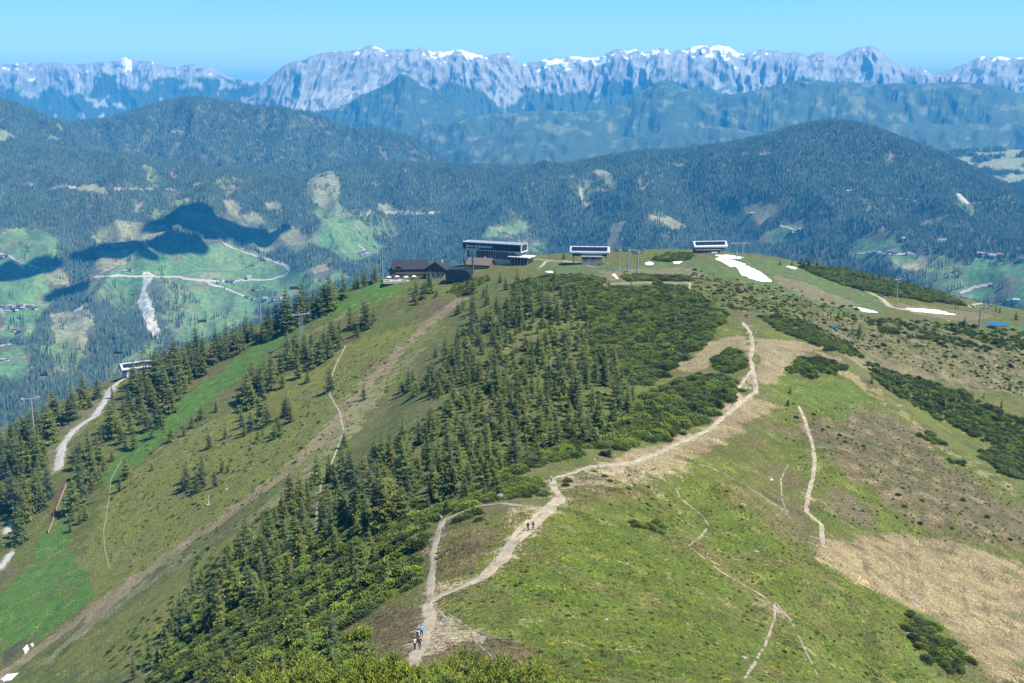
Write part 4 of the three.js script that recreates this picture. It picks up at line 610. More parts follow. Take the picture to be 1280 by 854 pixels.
// dwarf mountain pine: a low cushion of upturned shoots on creeping stems
function pineCushion(R, H, shoots, col, blades) {
  const T = new Tri();
  for (let i = 0; i < shoots; i++) {
    const a = i * 2.39996 + rr(-0.2, 0.2), r = Math.sqrt((i + 0.5) / shoots), d = R * r * rr(0.85, 1.1), y = H * (1 - 0.75 * r * r) * rr(0.55, 1.05), x = Math.cos(a) * d, z = Math.sin(a) * d, c = tint(col, 0.28);
    const L = rr(0.2, 0.38), w = L * 0.42, tx = Math.cos(a) * r * 0.6 + rr(-0.25, 0.25), tz = Math.sin(a) * r * 0.6 + rr(-0.25, 0.25);
    const base = [x, y - L * 0.6, z], top = [x + tx * L, y + L * 0.55, z + tz * L], phase = rnd() * 6.28;
    for (let b = 0; b < blades; b++) {
      const p = phase + b / blades * 6.283, p2 = p + 2.0, m = 0.35 + 0.3 * rnd();
      const q = f => [Math.cos(f) * w + mix(base[0], top[0], m), mix(base[1], top[1], m) + rr(-0.02, 0.06), Math.sin(f) * w + mix(base[2], top[2], m)];
      T.tri(base, q(p), q(p2), c); T.tri(top, q(p + 0.5), q(p2 + 0.3), c);
    }
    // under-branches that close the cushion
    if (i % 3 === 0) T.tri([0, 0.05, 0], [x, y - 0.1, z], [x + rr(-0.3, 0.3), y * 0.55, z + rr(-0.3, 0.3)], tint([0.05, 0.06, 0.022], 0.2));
  }
  return T.geo();
}
const PIN = [[0.165, 0.235, 0.017], [0.125, 0.19, 0.022], [0.185, 0.25, 0.015], [0.1, 0.155, 0.027]];
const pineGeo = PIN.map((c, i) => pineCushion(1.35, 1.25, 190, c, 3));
{
  const lists = [[], [], [], []];
  const P = (poly, gap, s0, s1, keep = 1) => scatter(poly, gap, (x, z) => lists[Math.floor(rnd() * 4)].push([x, z, rr(s0, s1)]), keep, keep < 0.75);
  P(P2(700, 352, 760, 362, 860, 360, 906, 395, 882, 425, 842, 455, 802, 487, 770, 472, 745, 440, 735, 400), 2.1, 0.8, 2.1);
  P(P2(800, 500, 862, 470, 915, 474, 921, 495, 882, 530, 822, 550, 770, 562, 740, 562, 780, 535), 2.1, 0.7, 1.9);
  P(P2(680, 540, 780, 520, 800, 540, 740, 565, 690, 580, 620, 602, 600, 590), 2.2, 0.8, 1.3, 0.8);
  P(P2(888, 462, 895, 445, 920, 435, 931, 450, 922, 466), 1.6, 0.9, 1.4);
  P(P2(985, 468, 990, 452, 1018, 445, 1056, 454, 1058, 466, 1012, 472), 1.7, 0.6, 1.1);
  P(P2(1085, 455, 1130, 470, 1200, 490, 1290, 532, 1290, 580, 1220, 548, 1150, 512, 1100, 482), 2.4, 0.6, 1.6);
  P(P2(948, 395, 1000, 400, 1072, 436, 1082, 447, 1040, 440, 980, 416), 2.2, 0.8, 1.4);
  P(P2(600, 602, 680, 596, 692, 612, 652, 624, 600, 630, 570, 638), 1.5, 0.5, 0.9);
  P(P2(420, 720, 500, 652, 560, 630, 545, 650, 533, 690, 531, 735, 456, 765, 448, 800, 452, 852, 215, 852, 245, 800, 330, 752), 2.1, 0.5, 1.5, 0.85);
  P(P2(190, 850, 225, 790, 262, 740, 330, 680, 420, 600, 440, 650, 425, 715, 330, 755, 250, 800, 220, 852), 2.6, 0.6, 1.5, 0.8);
  P(P2(560, 625, 600, 632, 570, 640, 530, 652, 480, 690, 440, 700, 480, 660), 1.8, 0.7, 1.2);
  P(P2(998, 332, 1062, 338, 1180, 368, 1205, 382, 1140, 374, 1082, 365, 1020, 345), 2.8, 1.2, 2.0, 0.8);
  P(P2(650, 350, 722, 343, 762, 352, 702, 362, 640, 368), 2.2, 1.0, 1.6);
  P(P2(782, 344, 860, 346, 862, 351, 782, 352), 2.0, 0.9, 1.4); P(P2(818, 325, 838, 318, 866, 318, 858, 326, 832, 328), 2.0, 1.0, 1.6);
  P(P2(560, 362, 600, 345, 612, 350, 580, 372), 2.2, 0.8, 1.3);
  P(P2(1130, 790, 1150, 770, 1180, 795, 1215, 830, 1200, 850, 1160, 830), 2.0, 0.7, 1.2, 0.85);
  P(P2(790, 655, 805, 645, 828, 660, 822, 675, 800, 668), 1.3, 0.5, 0.9);
  P(P2(1145, 548, 1155, 535, 1172, 545, 1172, 558), 1.4, 0.7, 1.2); P(P2(1184, 582, 1198, 572, 1208, 586, 1196, 590), 1.4, 0.6, 1.0); P(P2(1230, 570, 1250, 560, 1282, 580, 1275, 600, 1245, 590), 1.6, 0.8, 1.3);
  P(P2(566, 655, 575, 643, 597, 642, 602, 656, 590, 662), 1.3, 0.7, 1.1);
  P(P2(694, 604, 705, 598, 719, 603, 712, 610), 1.2, 0.6, 0.9); P(P2(694, 616, 705, 610, 716, 615, 705, 621), 1.2, 0.5, 0.8);
  P(P2(860, 355, 1000, 360, 1100, 395, 1280, 425, 1280, 490, 1100, 440, 960, 400, 900, 385), 7, 0.4, 1.2, 0.5);
  P(P2(860, 335, 960, 358, 1000, 395, 960, 395, 900, 380, 865, 360), 4.6, 0.4, 1.0, 0.6);
  P(P2(1090, 395, 1290, 415, 1290, 440, 1180, 432, 1090, 412), 3.6, 0.8, 1.5, 0.5);
  P(P2(1240, 520, 1290, 540, 1290, 600, 1260, 560), 3, 0.6, 1.2, 0.6);
  P(P2(740, 590, 840, 580, 960, 640, 880, 640, 800, 640), 7, 0.35, 0.7, 0.35); P(P2(960, 480, 1080, 560, 1010, 560, 970, 520), 5, 0.35, 0.8, 0.5);
  P(P2(1100, 600, 1280, 640, 1280, 690, 1150, 660), 6, 0.3, 0.8, 0.45);
  P(P2(200, 520, 330, 530, 320, 620, 150, 680, 140, 620), 7, 0.3, 0.8, 0.4); P(P2(330, 560, 440, 470, 520, 430, 480, 500, 400, 580, 330, 620), 8, 0.3, 0.8, 0.4);
  P(P2(240, 700, 330, 640, 400, 590, 420, 600, 330, 700, 250, 780), 4.5, 0.4, 1.0, 0.6); P(P2(120, 830, 220, 740, 260, 720, 210, 800, 160, 850), 4, 0.4, 0.9, 0.6);
  P(P2(480, 560, 560, 500, 640, 420, 720, 380, 740, 420, 780, 520, 700, 570, 560, 620, 450, 670), 3.6, 0.5, 1.1, 0.6);
  // small heath bushes all over the open slopes
  P(P2(540, 790, 560, 680, 640, 640, 720, 610, 860, 585, 980, 640, 1030, 700, 1200, 840, 1180, 852, 640, 852), 1.7, 0.12, 0.34, 0.6); P(P2(980, 520, 1070, 500, 1290, 630, 1290, 690, 1100, 665, 1020, 640), 2.2, 0.15, 0.42, 0.6); P(P2(860, 345, 960, 362, 1100, 400, 1290, 425, 1290, 500, 1100, 445, 960, 405, 890, 380), 2.6, 0.2, 0.6, 0.5); P(P2(100, 690, 200, 540, 330, 530, 430, 450, 540, 400, 480, 500, 330, 640, 200, 720), 3.2, 0.2, 0.5, 0.5);
  const q = new THREE.Quaternion(), e = new THREE.Euler(), m4 = new THREE.Matrix4(), col = new THREE.Color(); let n0 = 0;
  lists.forEach((list, i) => {
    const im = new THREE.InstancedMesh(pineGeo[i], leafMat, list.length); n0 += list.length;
    list.forEach(([x, z, s], n) => { e.set(rr(-0.12, 0.12), rr(0, 6.28), rr(-0.12, 0.12)); q.setFromEuler(e); m4.compose(new THREE.Vector3(x, nearY(x, z) - 0.12, z), q, new THREE.Vector3(s * rr(0.9, 1.3), s * rr(0.8, 1.2), s * rr(0.9, 1.3))); im.setMatrixAt(n, m4); const v = rr(0.4, 1.5) * (1 + 0.9 * fbm(x / 9, z / 9, 2)), dry = s < 0.45 && rnd() < 0.4 ? 1.5 : 1, small = s < 0.45 ? 1.6 : 1; im.setColorAt(n, col.setRGB(v * rr(0.85, 1.15) * dry * small, v * small, v * rr(0.8, 1.3) * small)); });
    im.userData = { label: 'carpet of dwarf mountain pine covering the ridge', category: 'shrubs', kind: 'stuff' }; im.name = numbered('dwarf_pine_thicket'); scene.add(im);
  });
  console.log('pines', n0);
}
{ // low heath and grass tufts: small patches laid to the slope
  const patch = (col, n, h) => { const T = new Tri(); for (let i = 0; i < n; i++) { const x = rr(-2, 2), z = rr(-2, 2), r = rr(0.1, 0.26), c = tint(col, 0.35), H = h * rr(0.6, 1.4); for (let b = 0; b < 5; b++) { const a = b * 1.257 + rnd(), a2 = a + 1.1; T.tri([x + Math.cos(a) * r, -0.05, z + Math.sin(a) * r], [x + rr(-0.12, 0.12), H, z + rr(-0.12, 0.12)], [x + Math.cos(a2) * r, -0.05, z + Math.sin(a2) * r], c); } } return T.geo(); };
  const soft = g => { const N = g.attributes.normal; for (let i = 0; i < N.count; i++) { const v = new THREE.Vector3(N.getX(i), Math.abs(N.getY(i)), N.getZ(i)).multiplyScalar(0.45); v.y += 0.8; v.normalize(); N.setXYZ(i, v.x, v.y, v.z); } return g; };
  const kinds = [soft(patch([1, 1, 1], 80, 0.11)), soft(patch([1, 1, 1], 80, 0.15)), soft(patch([1, 1, 1], 60, 0.2))], lists = [[], [], []];
  const add = (poly, gap) => scatter(poly, gap, (x, z) => lists[Math.floor(rnd() * 3)].push([x, z]));
  add(P2(440, 780, 540, 660, 640, 640, 720, 600, 860, 560, 960, 520, 1060, 500, 1290, 640, 1290, 852, 460, 852), 2.9);
  const m4 = new THREE.Matrix4(), col = new THREE.Color();
  lists.forEach((list, i) => {
    const im = new THREE.InstancedMesh(kinds[i], leafMat, list.length);
    list.forEach(([x, z], n) => { const sx = (nearY(x + 1, z) - nearY(x - 1, z)) / 2, sz = (nearY(x, z + 1) - nearY(x, z - 1)) / 2, s = rr(0.7, 1.25), f = rnd() < 0.5 ? -1 : 1; m4.set(f, 0, 0, x, sx * f, s, sz, nearY(x, z), 0, 0, 1, z, 0, 0, 0, 1); im.setMatrixAt(n, m4); const c = paint(x + rr(-1, 1), z + rr(-1, 1)); const tv = rr(0.85, 1.35); im.setColorAt(n, col.setRGB(clamp(c[0] * tv), clamp(c[1] * tv), clamp(c[2] * tv))); });
    im.userData = { label: 'low heath and grass tufts on the ridge slopes', category: 'heath', kind: 'stuff' }; im.name = numbered('heath_tufts'); scene.add(im);
  });
}
// mountain pines at the photographer's feet, one by one
{
  const stemMat = mat(0.3, 0.27, 0.24, 0.9), kinds = [0, 1, 2, 3].map(i => {
    const stems = []; for (let k = 0; k < 9; k++) { const a = rnd() * 6.28, R = rr(0.3, 0.95), h = rr(0.6, 1.15), c = new THREE.QuadraticBezierCurve3(new THREE.Vector3(0, -0.2, 0), new THREE.Vector3(Math.cos(a) * R, h * 0.25, Math.sin(a) * R), new THREE.Vector3(Math.cos(a) * R * 1.15, h, Math.sin(a) * R * 1.15)); stems.push(new THREE.TubeGeometry(c, 6, rr(0.018, 0.04), 5)); }
    const T = new Tri(), col = [[0.21, 0.28, 0.014], [0.16, 0.235, 0.018], [0.23, 0.285, 0.012], [0.13, 0.2, 0.02]][i];
    const N = 80; for (let s = 0; s < N; s++) {            // each shoot is a bottle-brush of needle bundles with a pale new candle on top
      const a = s * 2.39996, r = Math.sqrt((s + 0.5) / N), x = Math.cos(a) * r * 1.25 * rr(0.85, 1.15), z = Math.sin(a) * r * 1.25 * rr(0.85, 1.15), y = 1.9 * (1 - 0.62 * r * r) * rr(0.5, 1.08), c = tint(col, 0.4), L = rr(0.34, 0.62), lx = Math.cos(a) * r * 0.4 + rr(-0.15, 0.15), lz = Math.sin(a) * r * 0.4 + rr(-0.15, 0.15);
      for (let k = 0; k < 18; k++) { const t = k / 18, p = k * 2.4 + s, w = 0.15 * (1.15 - t * 0.5), bx = x + lx * L * t, by = y + L * (t - 0.6), bz = z + lz * L * t, p2 = p + 0.75; T.tri([bx, by, bz], [bx + Math.cos(p) * w, by + w * 0.95, bz + Math.sin(p) * w], [bx + Math.cos(p2) * w * 0.9, by + w * 0.7, bz + Math.sin(p2) * w * 0.9], c); }
      const tx = x + lx * L, ty = y + L * 0.4, tz = z + lz * L, cc = tint([0.4, 0.43, 0.06], 0.15); for (let k = 0; k < 3; k++) { const p = k * 2.1 + s; T.tri([tx + Math.cos(p) * 0.03, ty - 0.06, tz + Math.sin(p) * 0.03], [tx + Math.cos(p + 2.1) * 0.03, ty - 0.06, tz + Math.sin(p + 2.1) * 0.03], [tx + lx * 0.1, ty + 0.1, tz + lz * 0.1], cc); }
    }
    return [T.geo(), mergeGeometries(stems)];
  });
  const spots = []; for (let i = 0; i < 46; i++) { const px = 205 + i * 11.4 + rr(-6, 6), z = rr(33, 44), x = (px - 640) / FOC / 0.915 * z; spots.push([x, -z, px]); }
  for (let i = 0; i < 22; i++) { const px = rr(230, 690), z = rr(44, 58); spots.push([(px - 640) / FOC / 0.915 * z, -z, px]); }
  spots.forEach(([x, z, px], i) => {
    const o = new THREE.Group(), k = kinds[i % 4], lift = pl([[200, 0.9], [250, 1.15], [330, 1.25], [430, 1.45], [470, 1.4], [515, 1.15], [545, 0.95], [580, 1.4], [620, 1.2], [680, 1.15], [710, 0.9], [730, 0.7]], px) * rr(0.5, 1.0);
    part(k[0], leafMat, 'foliage', o); part(k[1], stemMat, 'stem', o);
    o.position.set(x, nearY(x, z) - 0.1, z); o.rotation.y = rr(0, 6.28); o.scale.set(rr(0.8, 1.1), lift, rr(0.8, 1.1));
    thing(o, 'mountain_pine', 'bright green mountain pine bush with pale candles in the foreground thicket', 'shrub', 'mountain pines in the foreground');
  });
}
// pale larches and grey snags
function larchGeo(H, R, n, col) { const T = new Tri(); for (let i = 0; i < n; i++) { const f = Math.pow(rnd(), 0.8), a = rnd() * 6.28, r = R * (1 - f * 0.85) * Math.sqrt(rnd()), x = Math.cos(a) * r, z = Math.sin(a) * r, y = H * (0.1 + 0.88 * f), s = rr(0.16, 0.34), c = tint(col, 0.25); for (let k = 0; k < 2; k++) { const v = () => [x + rr(-s, s), y + rr(-s, s) * 0.7, z + rr(-s, s)]; T.tri(v(), v(), v(), c); } } return T.geo(); }
for (const [px, py, h, l] of [[482, 735, 5.5, 'pale green larch at the edge of the pine thicket'], [985, 508, 2.6, 'small pale larch beside the stony runnel'], [630, 545, 7, 'pale larch inside the middle wood'], [748, 560, 4, 'bright young larch at the wood edge'], [332, 520, 8, 'pale larch in the upper left tree belt'], [120, 628, 9, 'light green larch beside the gravel road'], [590, 585, 5, 'light green larch above the viewpoint']]) {
  const g = hitNear(px, py); const o = new THREE.Group(); part(trunkGeo(h, 0.1, 0.2), barkMat, 'trunk', o); part(larchGeo(h, h * 0.3, 420, [0.22, 0.3, 0.075]), leafMat, 'crown', o);
  o.position.set(g[0], g[1] - 0.1, g[2]); thing(o, 'larch_tree', l, 'tree');
}
for (const [px, py, h, l] of [[261, 631, 6, 'bare grey dead tree with its root plate on the heath'], [688, 470, 8, 'whitish dead trunk standing in the middle wood'], [284, 612, 2.4, 'short broken snag on the heath slope'], [963, 600, 1.4, 'weathered stump by the gully trail']]) {
  const g = hitNear(px, py), o = new THREE.Group(), gm = mat(0.5, 0.47, 0.44, 0.9); part(trunkGeo(h, 0.2, 0.3, 7), gm, 'trunk', o);
  const lumps = []; for (let k = 0; k < 7; k++) { const s = new THREE.ConeGeometry(rr(0.15, 0.3), rr(0.7, 1.3), 5); s.rotateZ(1.2 + rr(-0.3, 0.3)); s.translate(0.5, 0.15, 0); s.rotateY(k * 0.9); lumps.push(s); } part(mergeGeometries(lumps), gm, 'roots', o);
  const br = []; for (let k = 0; k < 6; k++) { const s = new THREE.CylinderGeometry(0.01, 0.035, rr(0.4, 0.9), 4); s.translate(0, 0.4, 0); s.rotateZ(1.2); s.rotateY(k * 1.7); s.translate(0.08, h * (0.35 + k * 0.09), 0); br.push(s); } part(mergeGeometries(br), gm, 'branch', o);
  o.position.set(...g); thing(o, 'dead_tree', l, 'dead tree');
}
// ---------------------------------------------------------------- the woods across the valley: clumps of small firs laid to the slope
{
  const clump = (n, side, col) => { const T = new Tri(); for (let i = 0; i < n; i++) { const x = rr(-side, side), z = rr(-side, side), H = rr(13, 25), R = H * rr(0.13, 0.17), c = tint(col, 0.3); for (const [y0, y1, k] of [[0.08, 0.62, 1], [0.4, 1, 0.62]]) for (let b = 0; b < 5; b++) { const a = b * 1.257 + i, a2 = a + 1.257, j = rr(0.85, 1.15); T.tri([x + Math.cos(a) * R * k * j, H * y0, z + Math.sin(a) * R * k * j], [x, H * y1, z], [x + Math.cos(a2) * R * k, H * y0 * rr(0.8, 1.1), z + Math.sin(a2) * R * k], c); } } return T.geo(); };
  const kinds = [0, 1, 2, 3].map(i => clump(9, 12, [[0.14, 0.2, 0.11], [0.115, 0.175, 0.11], [0.16, 0.22, 0.105], [0.13, 0.2, 0.125]][i])), lists = [[], [], [], []], few = clump(3, 9, [0.11, 0.17, 0.06]);
  const sparse = [];
  const step = 19;
  for (let z = -6150; z < -2650; z += step) for (let x = z * 0.56; x < -z * 0.56; x += step) {
    const X = x + rr(-8, 8), Z = z + rr(-8, 8), o = openAt(X, Z), y = midY(X, Z);
    const g = gapNoise(X, Z), sl = [(midY(X + 12, Z) - midY(X - 12, Z)) / 24, (midY(X, Z + 12) - midY(X, Z - 12)) / 24];
    if (y < CAMY - 960) continue;
    // hide nothing the photo shows; leave out what lies far behind the crest
    const vr = (CAMY - y) / Math.hypot(X, Z), px = pxOfAz(X, Z), cz = pl(midCrest.map(c => [c[0], c[2]]), px); if (-Z > cz * 1.06) continue;
    if (o > 0.22) { const young = clearings[2][0].at(X, Z) > 0.3; if ((young && rnd() < 0.45) || rnd() < 0.006 + 0.5 * sstep(0.22, 0.4, noise(X / 75 + 5, Z / 75))) { if (clearings[3][0].at(X, Z) < 0.1 && scree.at(X, Z) < 0.1) sparse.push([X, y, Z, ...sl]); } continue; }
    if (g > 0.245) { if (rnd() < 0.2) sparse.push([X, y, Z, ...sl]); continue; }
    lists[Math.floor(rnd() * 4)].push([X, y, Z, ...sl, 1]);
  }
  for (const [mesh, o] of woodHills) {
    const P = mesh.geometry.attributes.position.array, C = mesh.geometry.attributes.color.array, I = mesh.geometry.index.array, gap2 = o.treeGap * o.treeGap * 1.35;
    for (let t = 0; t < I.length; t += 3) {
      const a = I[t] * 3, b = I[t + 1] * 3, c = I[t + 2] * 3; if (C[a + 1] > 0.115) continue;
      const ux = P[b] - P[a], uz = P[b + 2] - P[a + 2], vx = P[c] - P[a], vz = P[c + 2] - P[a + 2], area = Math.abs(ux * vz - uz * vx) / 2; let n = area / gap2; n = Math.floor(n) + (rnd() < n % 1 ? 1 : 0);
      for (let k = 0; k < n; k++) { let u = rnd(), v = rnd(); if (u + v > 1) { u = 1 - u; v = 1 - v; } const uy = P[b + 1] - P[a + 1], vy = P[c + 1] - P[a + 1], det = ux * vz - uz * vx || 1; lists[Math.floor(rnd() * 4)].push([P[a] + ux * u + vx * v, P[a + 1] + uy * u + vy * v, P[a + 2] + uz * u + vz * v, (uy * vz - vy * uz) / det, (ux * vy - vx * uy) / det, 1.25]); }
    }
  }
  const m4 = new THREE.Matrix4(), col = new THREE.Color(); let n0 = 0;
  const lay = (geo, list, label, name) => { const im = new THREE.InstancedMesh(geo, leafMat, list.length); n0 += list.length; list.forEach(([x, y, z, sx, sz, s = 1], n) => { const f = rnd() < 0.5 ? -1 : 1, k = s * rr(0.85, 1.15); m4.set(f * s, 0, 0, x, sx * f * s, k, sz * s, y - 1, 0, 0, s, z, 0, 0, 0, 1); im.setMatrixAt(n, m4); const v = rr(0.75, 1.25) * (1.12 + 0.7 * fbm(x / 240, z / 240, 2) + 0.5 * fbm(x / 60, z / 60, 2)); im.setColorAt(n, col.setRGB(v, v, v)); }); im.userData = { label, category: 'forest', kind: 'stuff' }; im.name = numbered(name); scene.add(im); };
  lists.forEach((l, i) => lay(kinds[i], l, 'conifer forest covering the hills across the valley', 'valley_forest'));
  lay(few, sparse, 'scattered trees and hedges between the valley meadows', 'meadow_trees');
  console.log('clumps', n0, sparse.length);
}
// ---------------------------------------------------------------- buildings, lifts and people
const B = (w, h, d, x = 0, y = 0, z = 0) => { const g = new THREE.BoxGeometry(w, h, d); g.translate(x, y + h / 2, z); return g; };   // y is the box's foot
const M_WHITE = mat(0.5, 0.5, 0.5, 0.6), M_ROOFW = mat(0.33, 0.36, 0.4, 0.5), M_DARKGLASS = new THREE.MeshPhysicalMaterial({ color: new THREE.Color().setRGB(0.012, 0.016, 0.035), roughness: 0.12 }), M_CONC = mat(0.2, 0.2, 0.2, 0.9), M_BRICK = mat(0.16, 0.075, 0.055, 0.9), M_STEEL = mat(0.34, 0.36, 0.36, 0.5, { metalness: 0.4 }), M_BLACK = mat(0.012, 0.013, 0.02, 0.45), M_TIMBER = mat(0.12, 0.07, 0.042, 0.85), M_SLATE = mat(0.018, 0.02, 0.03, 0.95), M_SLATE2 = mat(0.1, 0.075, 0.065, 0.8), M_GREENSTEEL = mat(0.05, 0.09, 0.09, 0.6), M_GALV = mat(0.28, 0.3, 0.31, 0.45, { metalness: 0.3 }), M_PANE = new THREE.MeshPhysicalMaterial({ color: new THREE.Color().setRGB(0.03, 0.035, 0.045), roughness: 0.1 }), M_TERR = mat(0.3, 0.285, 0.265, 0.9);
function site(px, py, sink = 0) { let g = null; for (let k = 0; k < 30 && !g; k++) g = hitNear(px, py + k * 0.6); return new THREE.Vector3(g[0], g[1] - sink, g[2]); }
// the big station with the dark glazed upper hall
{
  const o = new THREE.Group(); o.position.copy(site(622, 330, 0.6)); o.rotation.y = -0.42;
  part(B(26, 7.5, 9, -1, -4, -1), M_WHITE, 'base_wall', o);
  const brick = part(B(6.5, 6.4, 8.5, -10.4, 3.4, 0), M_BRICK, 'brick_wall', o);
  const courses = []; for (let k = 0; k < 9; k++) courses.push(B(6.56, 0.05, 0.06, -10.4, 3.9 + k * 0.62, 4.27)); part(mergeGeometries(courses), M_TIMBER, 'brick_joint', brick);
  part(B(18.6, 6.2, 8, 2.2, 3.5, 0), M_PANE, 'window_band', o);
  for (let k = 0; k < 11; k++) part(B(0.22, 5, 0.3, -6.8 + k * 1.8, 4.4, 4.1), M_WHITE, 'mullion', o);
  part(B(18.8, 1.1, 0.5, 2.2, 3.4, 4.15), M_WHITE, 'window_parapet', o);
  part(B(44, 0.55, 11, -2.2, 9.8, 0), M_WHITE, 'floor_slab', o);
  const hall = part(B(42.4, 4.3, 9.6, -2.2, 10.35, 0), M_DARKGLASS, 'upper_hall', o);
  for (let k = 0; k < 12; k++) part(B(0.16, 4.2, 0.14, -21.5 + k * 3.6, 10.4, 4.84), M_BLACK, 'facade_bar', hall);
  const roof = part(B(44, 0.5, 11, -2.2, 14.65, 0), M_ROOFW, 'roof', o);
  for (let k = 0; k < 9; k++) part(B(4.2, 0.12, 7, -19 + k * 4.6, 15.15, 0), M_GALV, 'roof_panel', roof);
  part(B(0.8, 4.3, 11, -23.8, 10.35, 0), M_WHITE, 'end_frame', o);
  for (const z of [5.1, -5.1]) part(B(0.8, 4.3, 0.8, 19.4, 10.35, z), M_WHITE, 'end_frame', o);
  part(B(0.3, 3.4, 8, 19.2, 10.8, 0), M_PANE, 'end_window', o);
  part(B(13, 5.4, 9, 18.4, 1.2, 1.6), M_PANE, 'annex_glazing', o);
  part(B(15.5, 0.6, 12, 18.6, 6.7, 2), M_WHITE, 'annex_roof', o); part(B(13.4, 5, 9.4, 18.4, -3.8, 1.6), M_WHITE, 'annex_base', o);
  for (let k = 0; k < 6; k++) part(B(0.2, 5.4, 0.25, 12.6 + k * 2.4, 1.25, 6.25), M_WHITE, 'annex_post', o);
  part(new THREE.CylinderGeometry(0.7, 0.8, 14, 12).translate(-20.5, 2.8, 3), M_GREENSTEEL, 'pillar', o);
  part(B(5, 3.6, 0.4, 8, -2.6, 3.6), M_BLACK, 'gate', o);
  const font = await new FontLoader().loadAsync('fonts/droid/droid_sans_bold.typeface.json');
  const tg = new TextGeometry('Best of Mountain', { font, size: 1.7, depth: 0.12, curveSegments: 3 }); tg.computeBoundingBox(); tg.translate(-21, 11.7, 4.95); part(tg, mat(0.85, 0.85, 0.85, 0.6), 'sign_lettering', o);
  thing(o, 'lift_station', 'large lift station with dark glazed upper hall and white lettering', 'station');
}
// chair-lift stations: a white shell roof with a dark panel band over a small machine house
function chairStation(pos, yaw, len, label, { house = M_CONC, hy = 5.2, under = M_BLACK, glass = true, houseW = 0.5, houseX = -0.05, scale = 1, hz = 0 }) {
  const o = new THREE.Group(), D = 8; o.position.copy(pos); o.rotation.y = yaw; o.scale.setScalar(scale);
  const s = new THREE.Shape(); s.moveTo(-D / 2, 0); s.lineTo(D / 2, 0); s.quadraticCurveTo(D / 2 + 0.5, 0.8, D / 2 - 0.4, 1.5); s.lineTo(1.4, 3.6); s.quadraticCurveTo(0, 4.1, -1.6, 3.7); s.lineTo(-D / 2 + 0.2, 1.7); s.quadraticCurveTo(-D / 2 - 0.6, 0.9, -D / 2, 0);
  const shell = new THREE.ExtrudeGeometry(s, { depth: len - 1, bevelEnabled: true, bevelSize: 0.35, bevelThickness: 0.5, bevelSegments: 3, curveSegments: 6 }); shell.rotateY(-Math.PI / 2); shell.translate(len / 2 - 0.5, hy, 0); part(shell, M_ROOFW, 'shell_roof', o);
  const nP = 7, slope = 0.76, pw = (len - 3) / nP;
  for (let k = 0; k < nP; k++) { const p = new THREE.BoxGeometry(pw - 0.14, 0.12, 2.9); p.rotateX(slope); p.translate(-len / 2 + 1.5 + pw * (k + 0.5), hy + 3.02, 2.98); part(p, M_DARKGLASS, 'roof_window', o); }
  part(B(len * 0.86, 1.6, 6.4, 0, hy - 1.7, 0), under, 'undercarriage', o);
  const h = part(B(len * houseW, hy - 1.7 + 1.4, 6.5, len * houseX, -1.4, 0.6 + hz), house, 'machine_house', o);
  part(B(len * houseW + 0.5, 0.35, 7.1, len * houseX, hy - 1.75, 0.7 + hz), M_ROOFW, 'house_roof', h);
  for (const k of [-1, 0.2]) { const w = part(B(1.6, 1.4, 0.1, len * houseX + k * len * 0.14, hy - 3.9, 3.92 + hz), M_PANE, 'window', o); part(B(1.9, 0.12, 0.16, len * houseX + k * len * 0.14, hy - 4.05, 3.96 + hz), M_WHITE, 'sill', w); }
  part(B(1.1, 2.1, 0.1, len * houseX + len * houseW * 0.4, 0, 3.92 + hz), M_TIMBER, 'door', o);
  for (const x of [-len * 0.4, len * 0.4]) part(B(0.7, hy - 1.5 + 1.4, 0.7, x, -1.4, -1), M_STEEL, 'support_post', o);
  const mast = part(new THREE.CylinderGeometry(0.05, 0.07, 2.4, 6).translate(len * 0.05, hy + 5, 0), M_GALV, 'mast', o); part(B(2.4, 0.12, 0.12, len * 0.05, hy + 5.4, 0), M_GALV, 'crossbar', mast);
  return thing(o, 'chairlift_station', label, 'station');
}
chairStation(site(737, 331, 0.3), -0.1, 26, 'white roofed chairlift station over a grey machine house', { houseW: 0.5, houseX: 0.06, hy: 8.2, hz: 2.6 });
chairStation(site(886, 317, 0.4), 0.16, 25, 'far chairlift station with black body and white base', { house: M_BLACK, houseW: 0.72, houseX: -0.08 });
chairStation(site(172, 466, 0.3), 0.62, 24, 'small white lift station among spruces on the left slope', { house: M_WHITE, houseW: 0.6, hy: 4 });
{ const p = site(886, 317, 0.4); const o = new THREE.Group(); part(B(12, 1.3, 0.6, 1, -0.3, 0), M_WHITE, 'panel', o); part(B(12.3, 0.14, 0.9, 1, 1.0, 0), M_GALV, 'cap', o); part(B(4.2, 1.2, 0.2, 3, 1.14, -0.1), M_WHITE, 'board', o); o.position.set(p.x, p.y + 0.1, p.z + 5.4); thing(o, 'barrier_wall', 'low white wall with a board in front of the far station', 'wall'); }
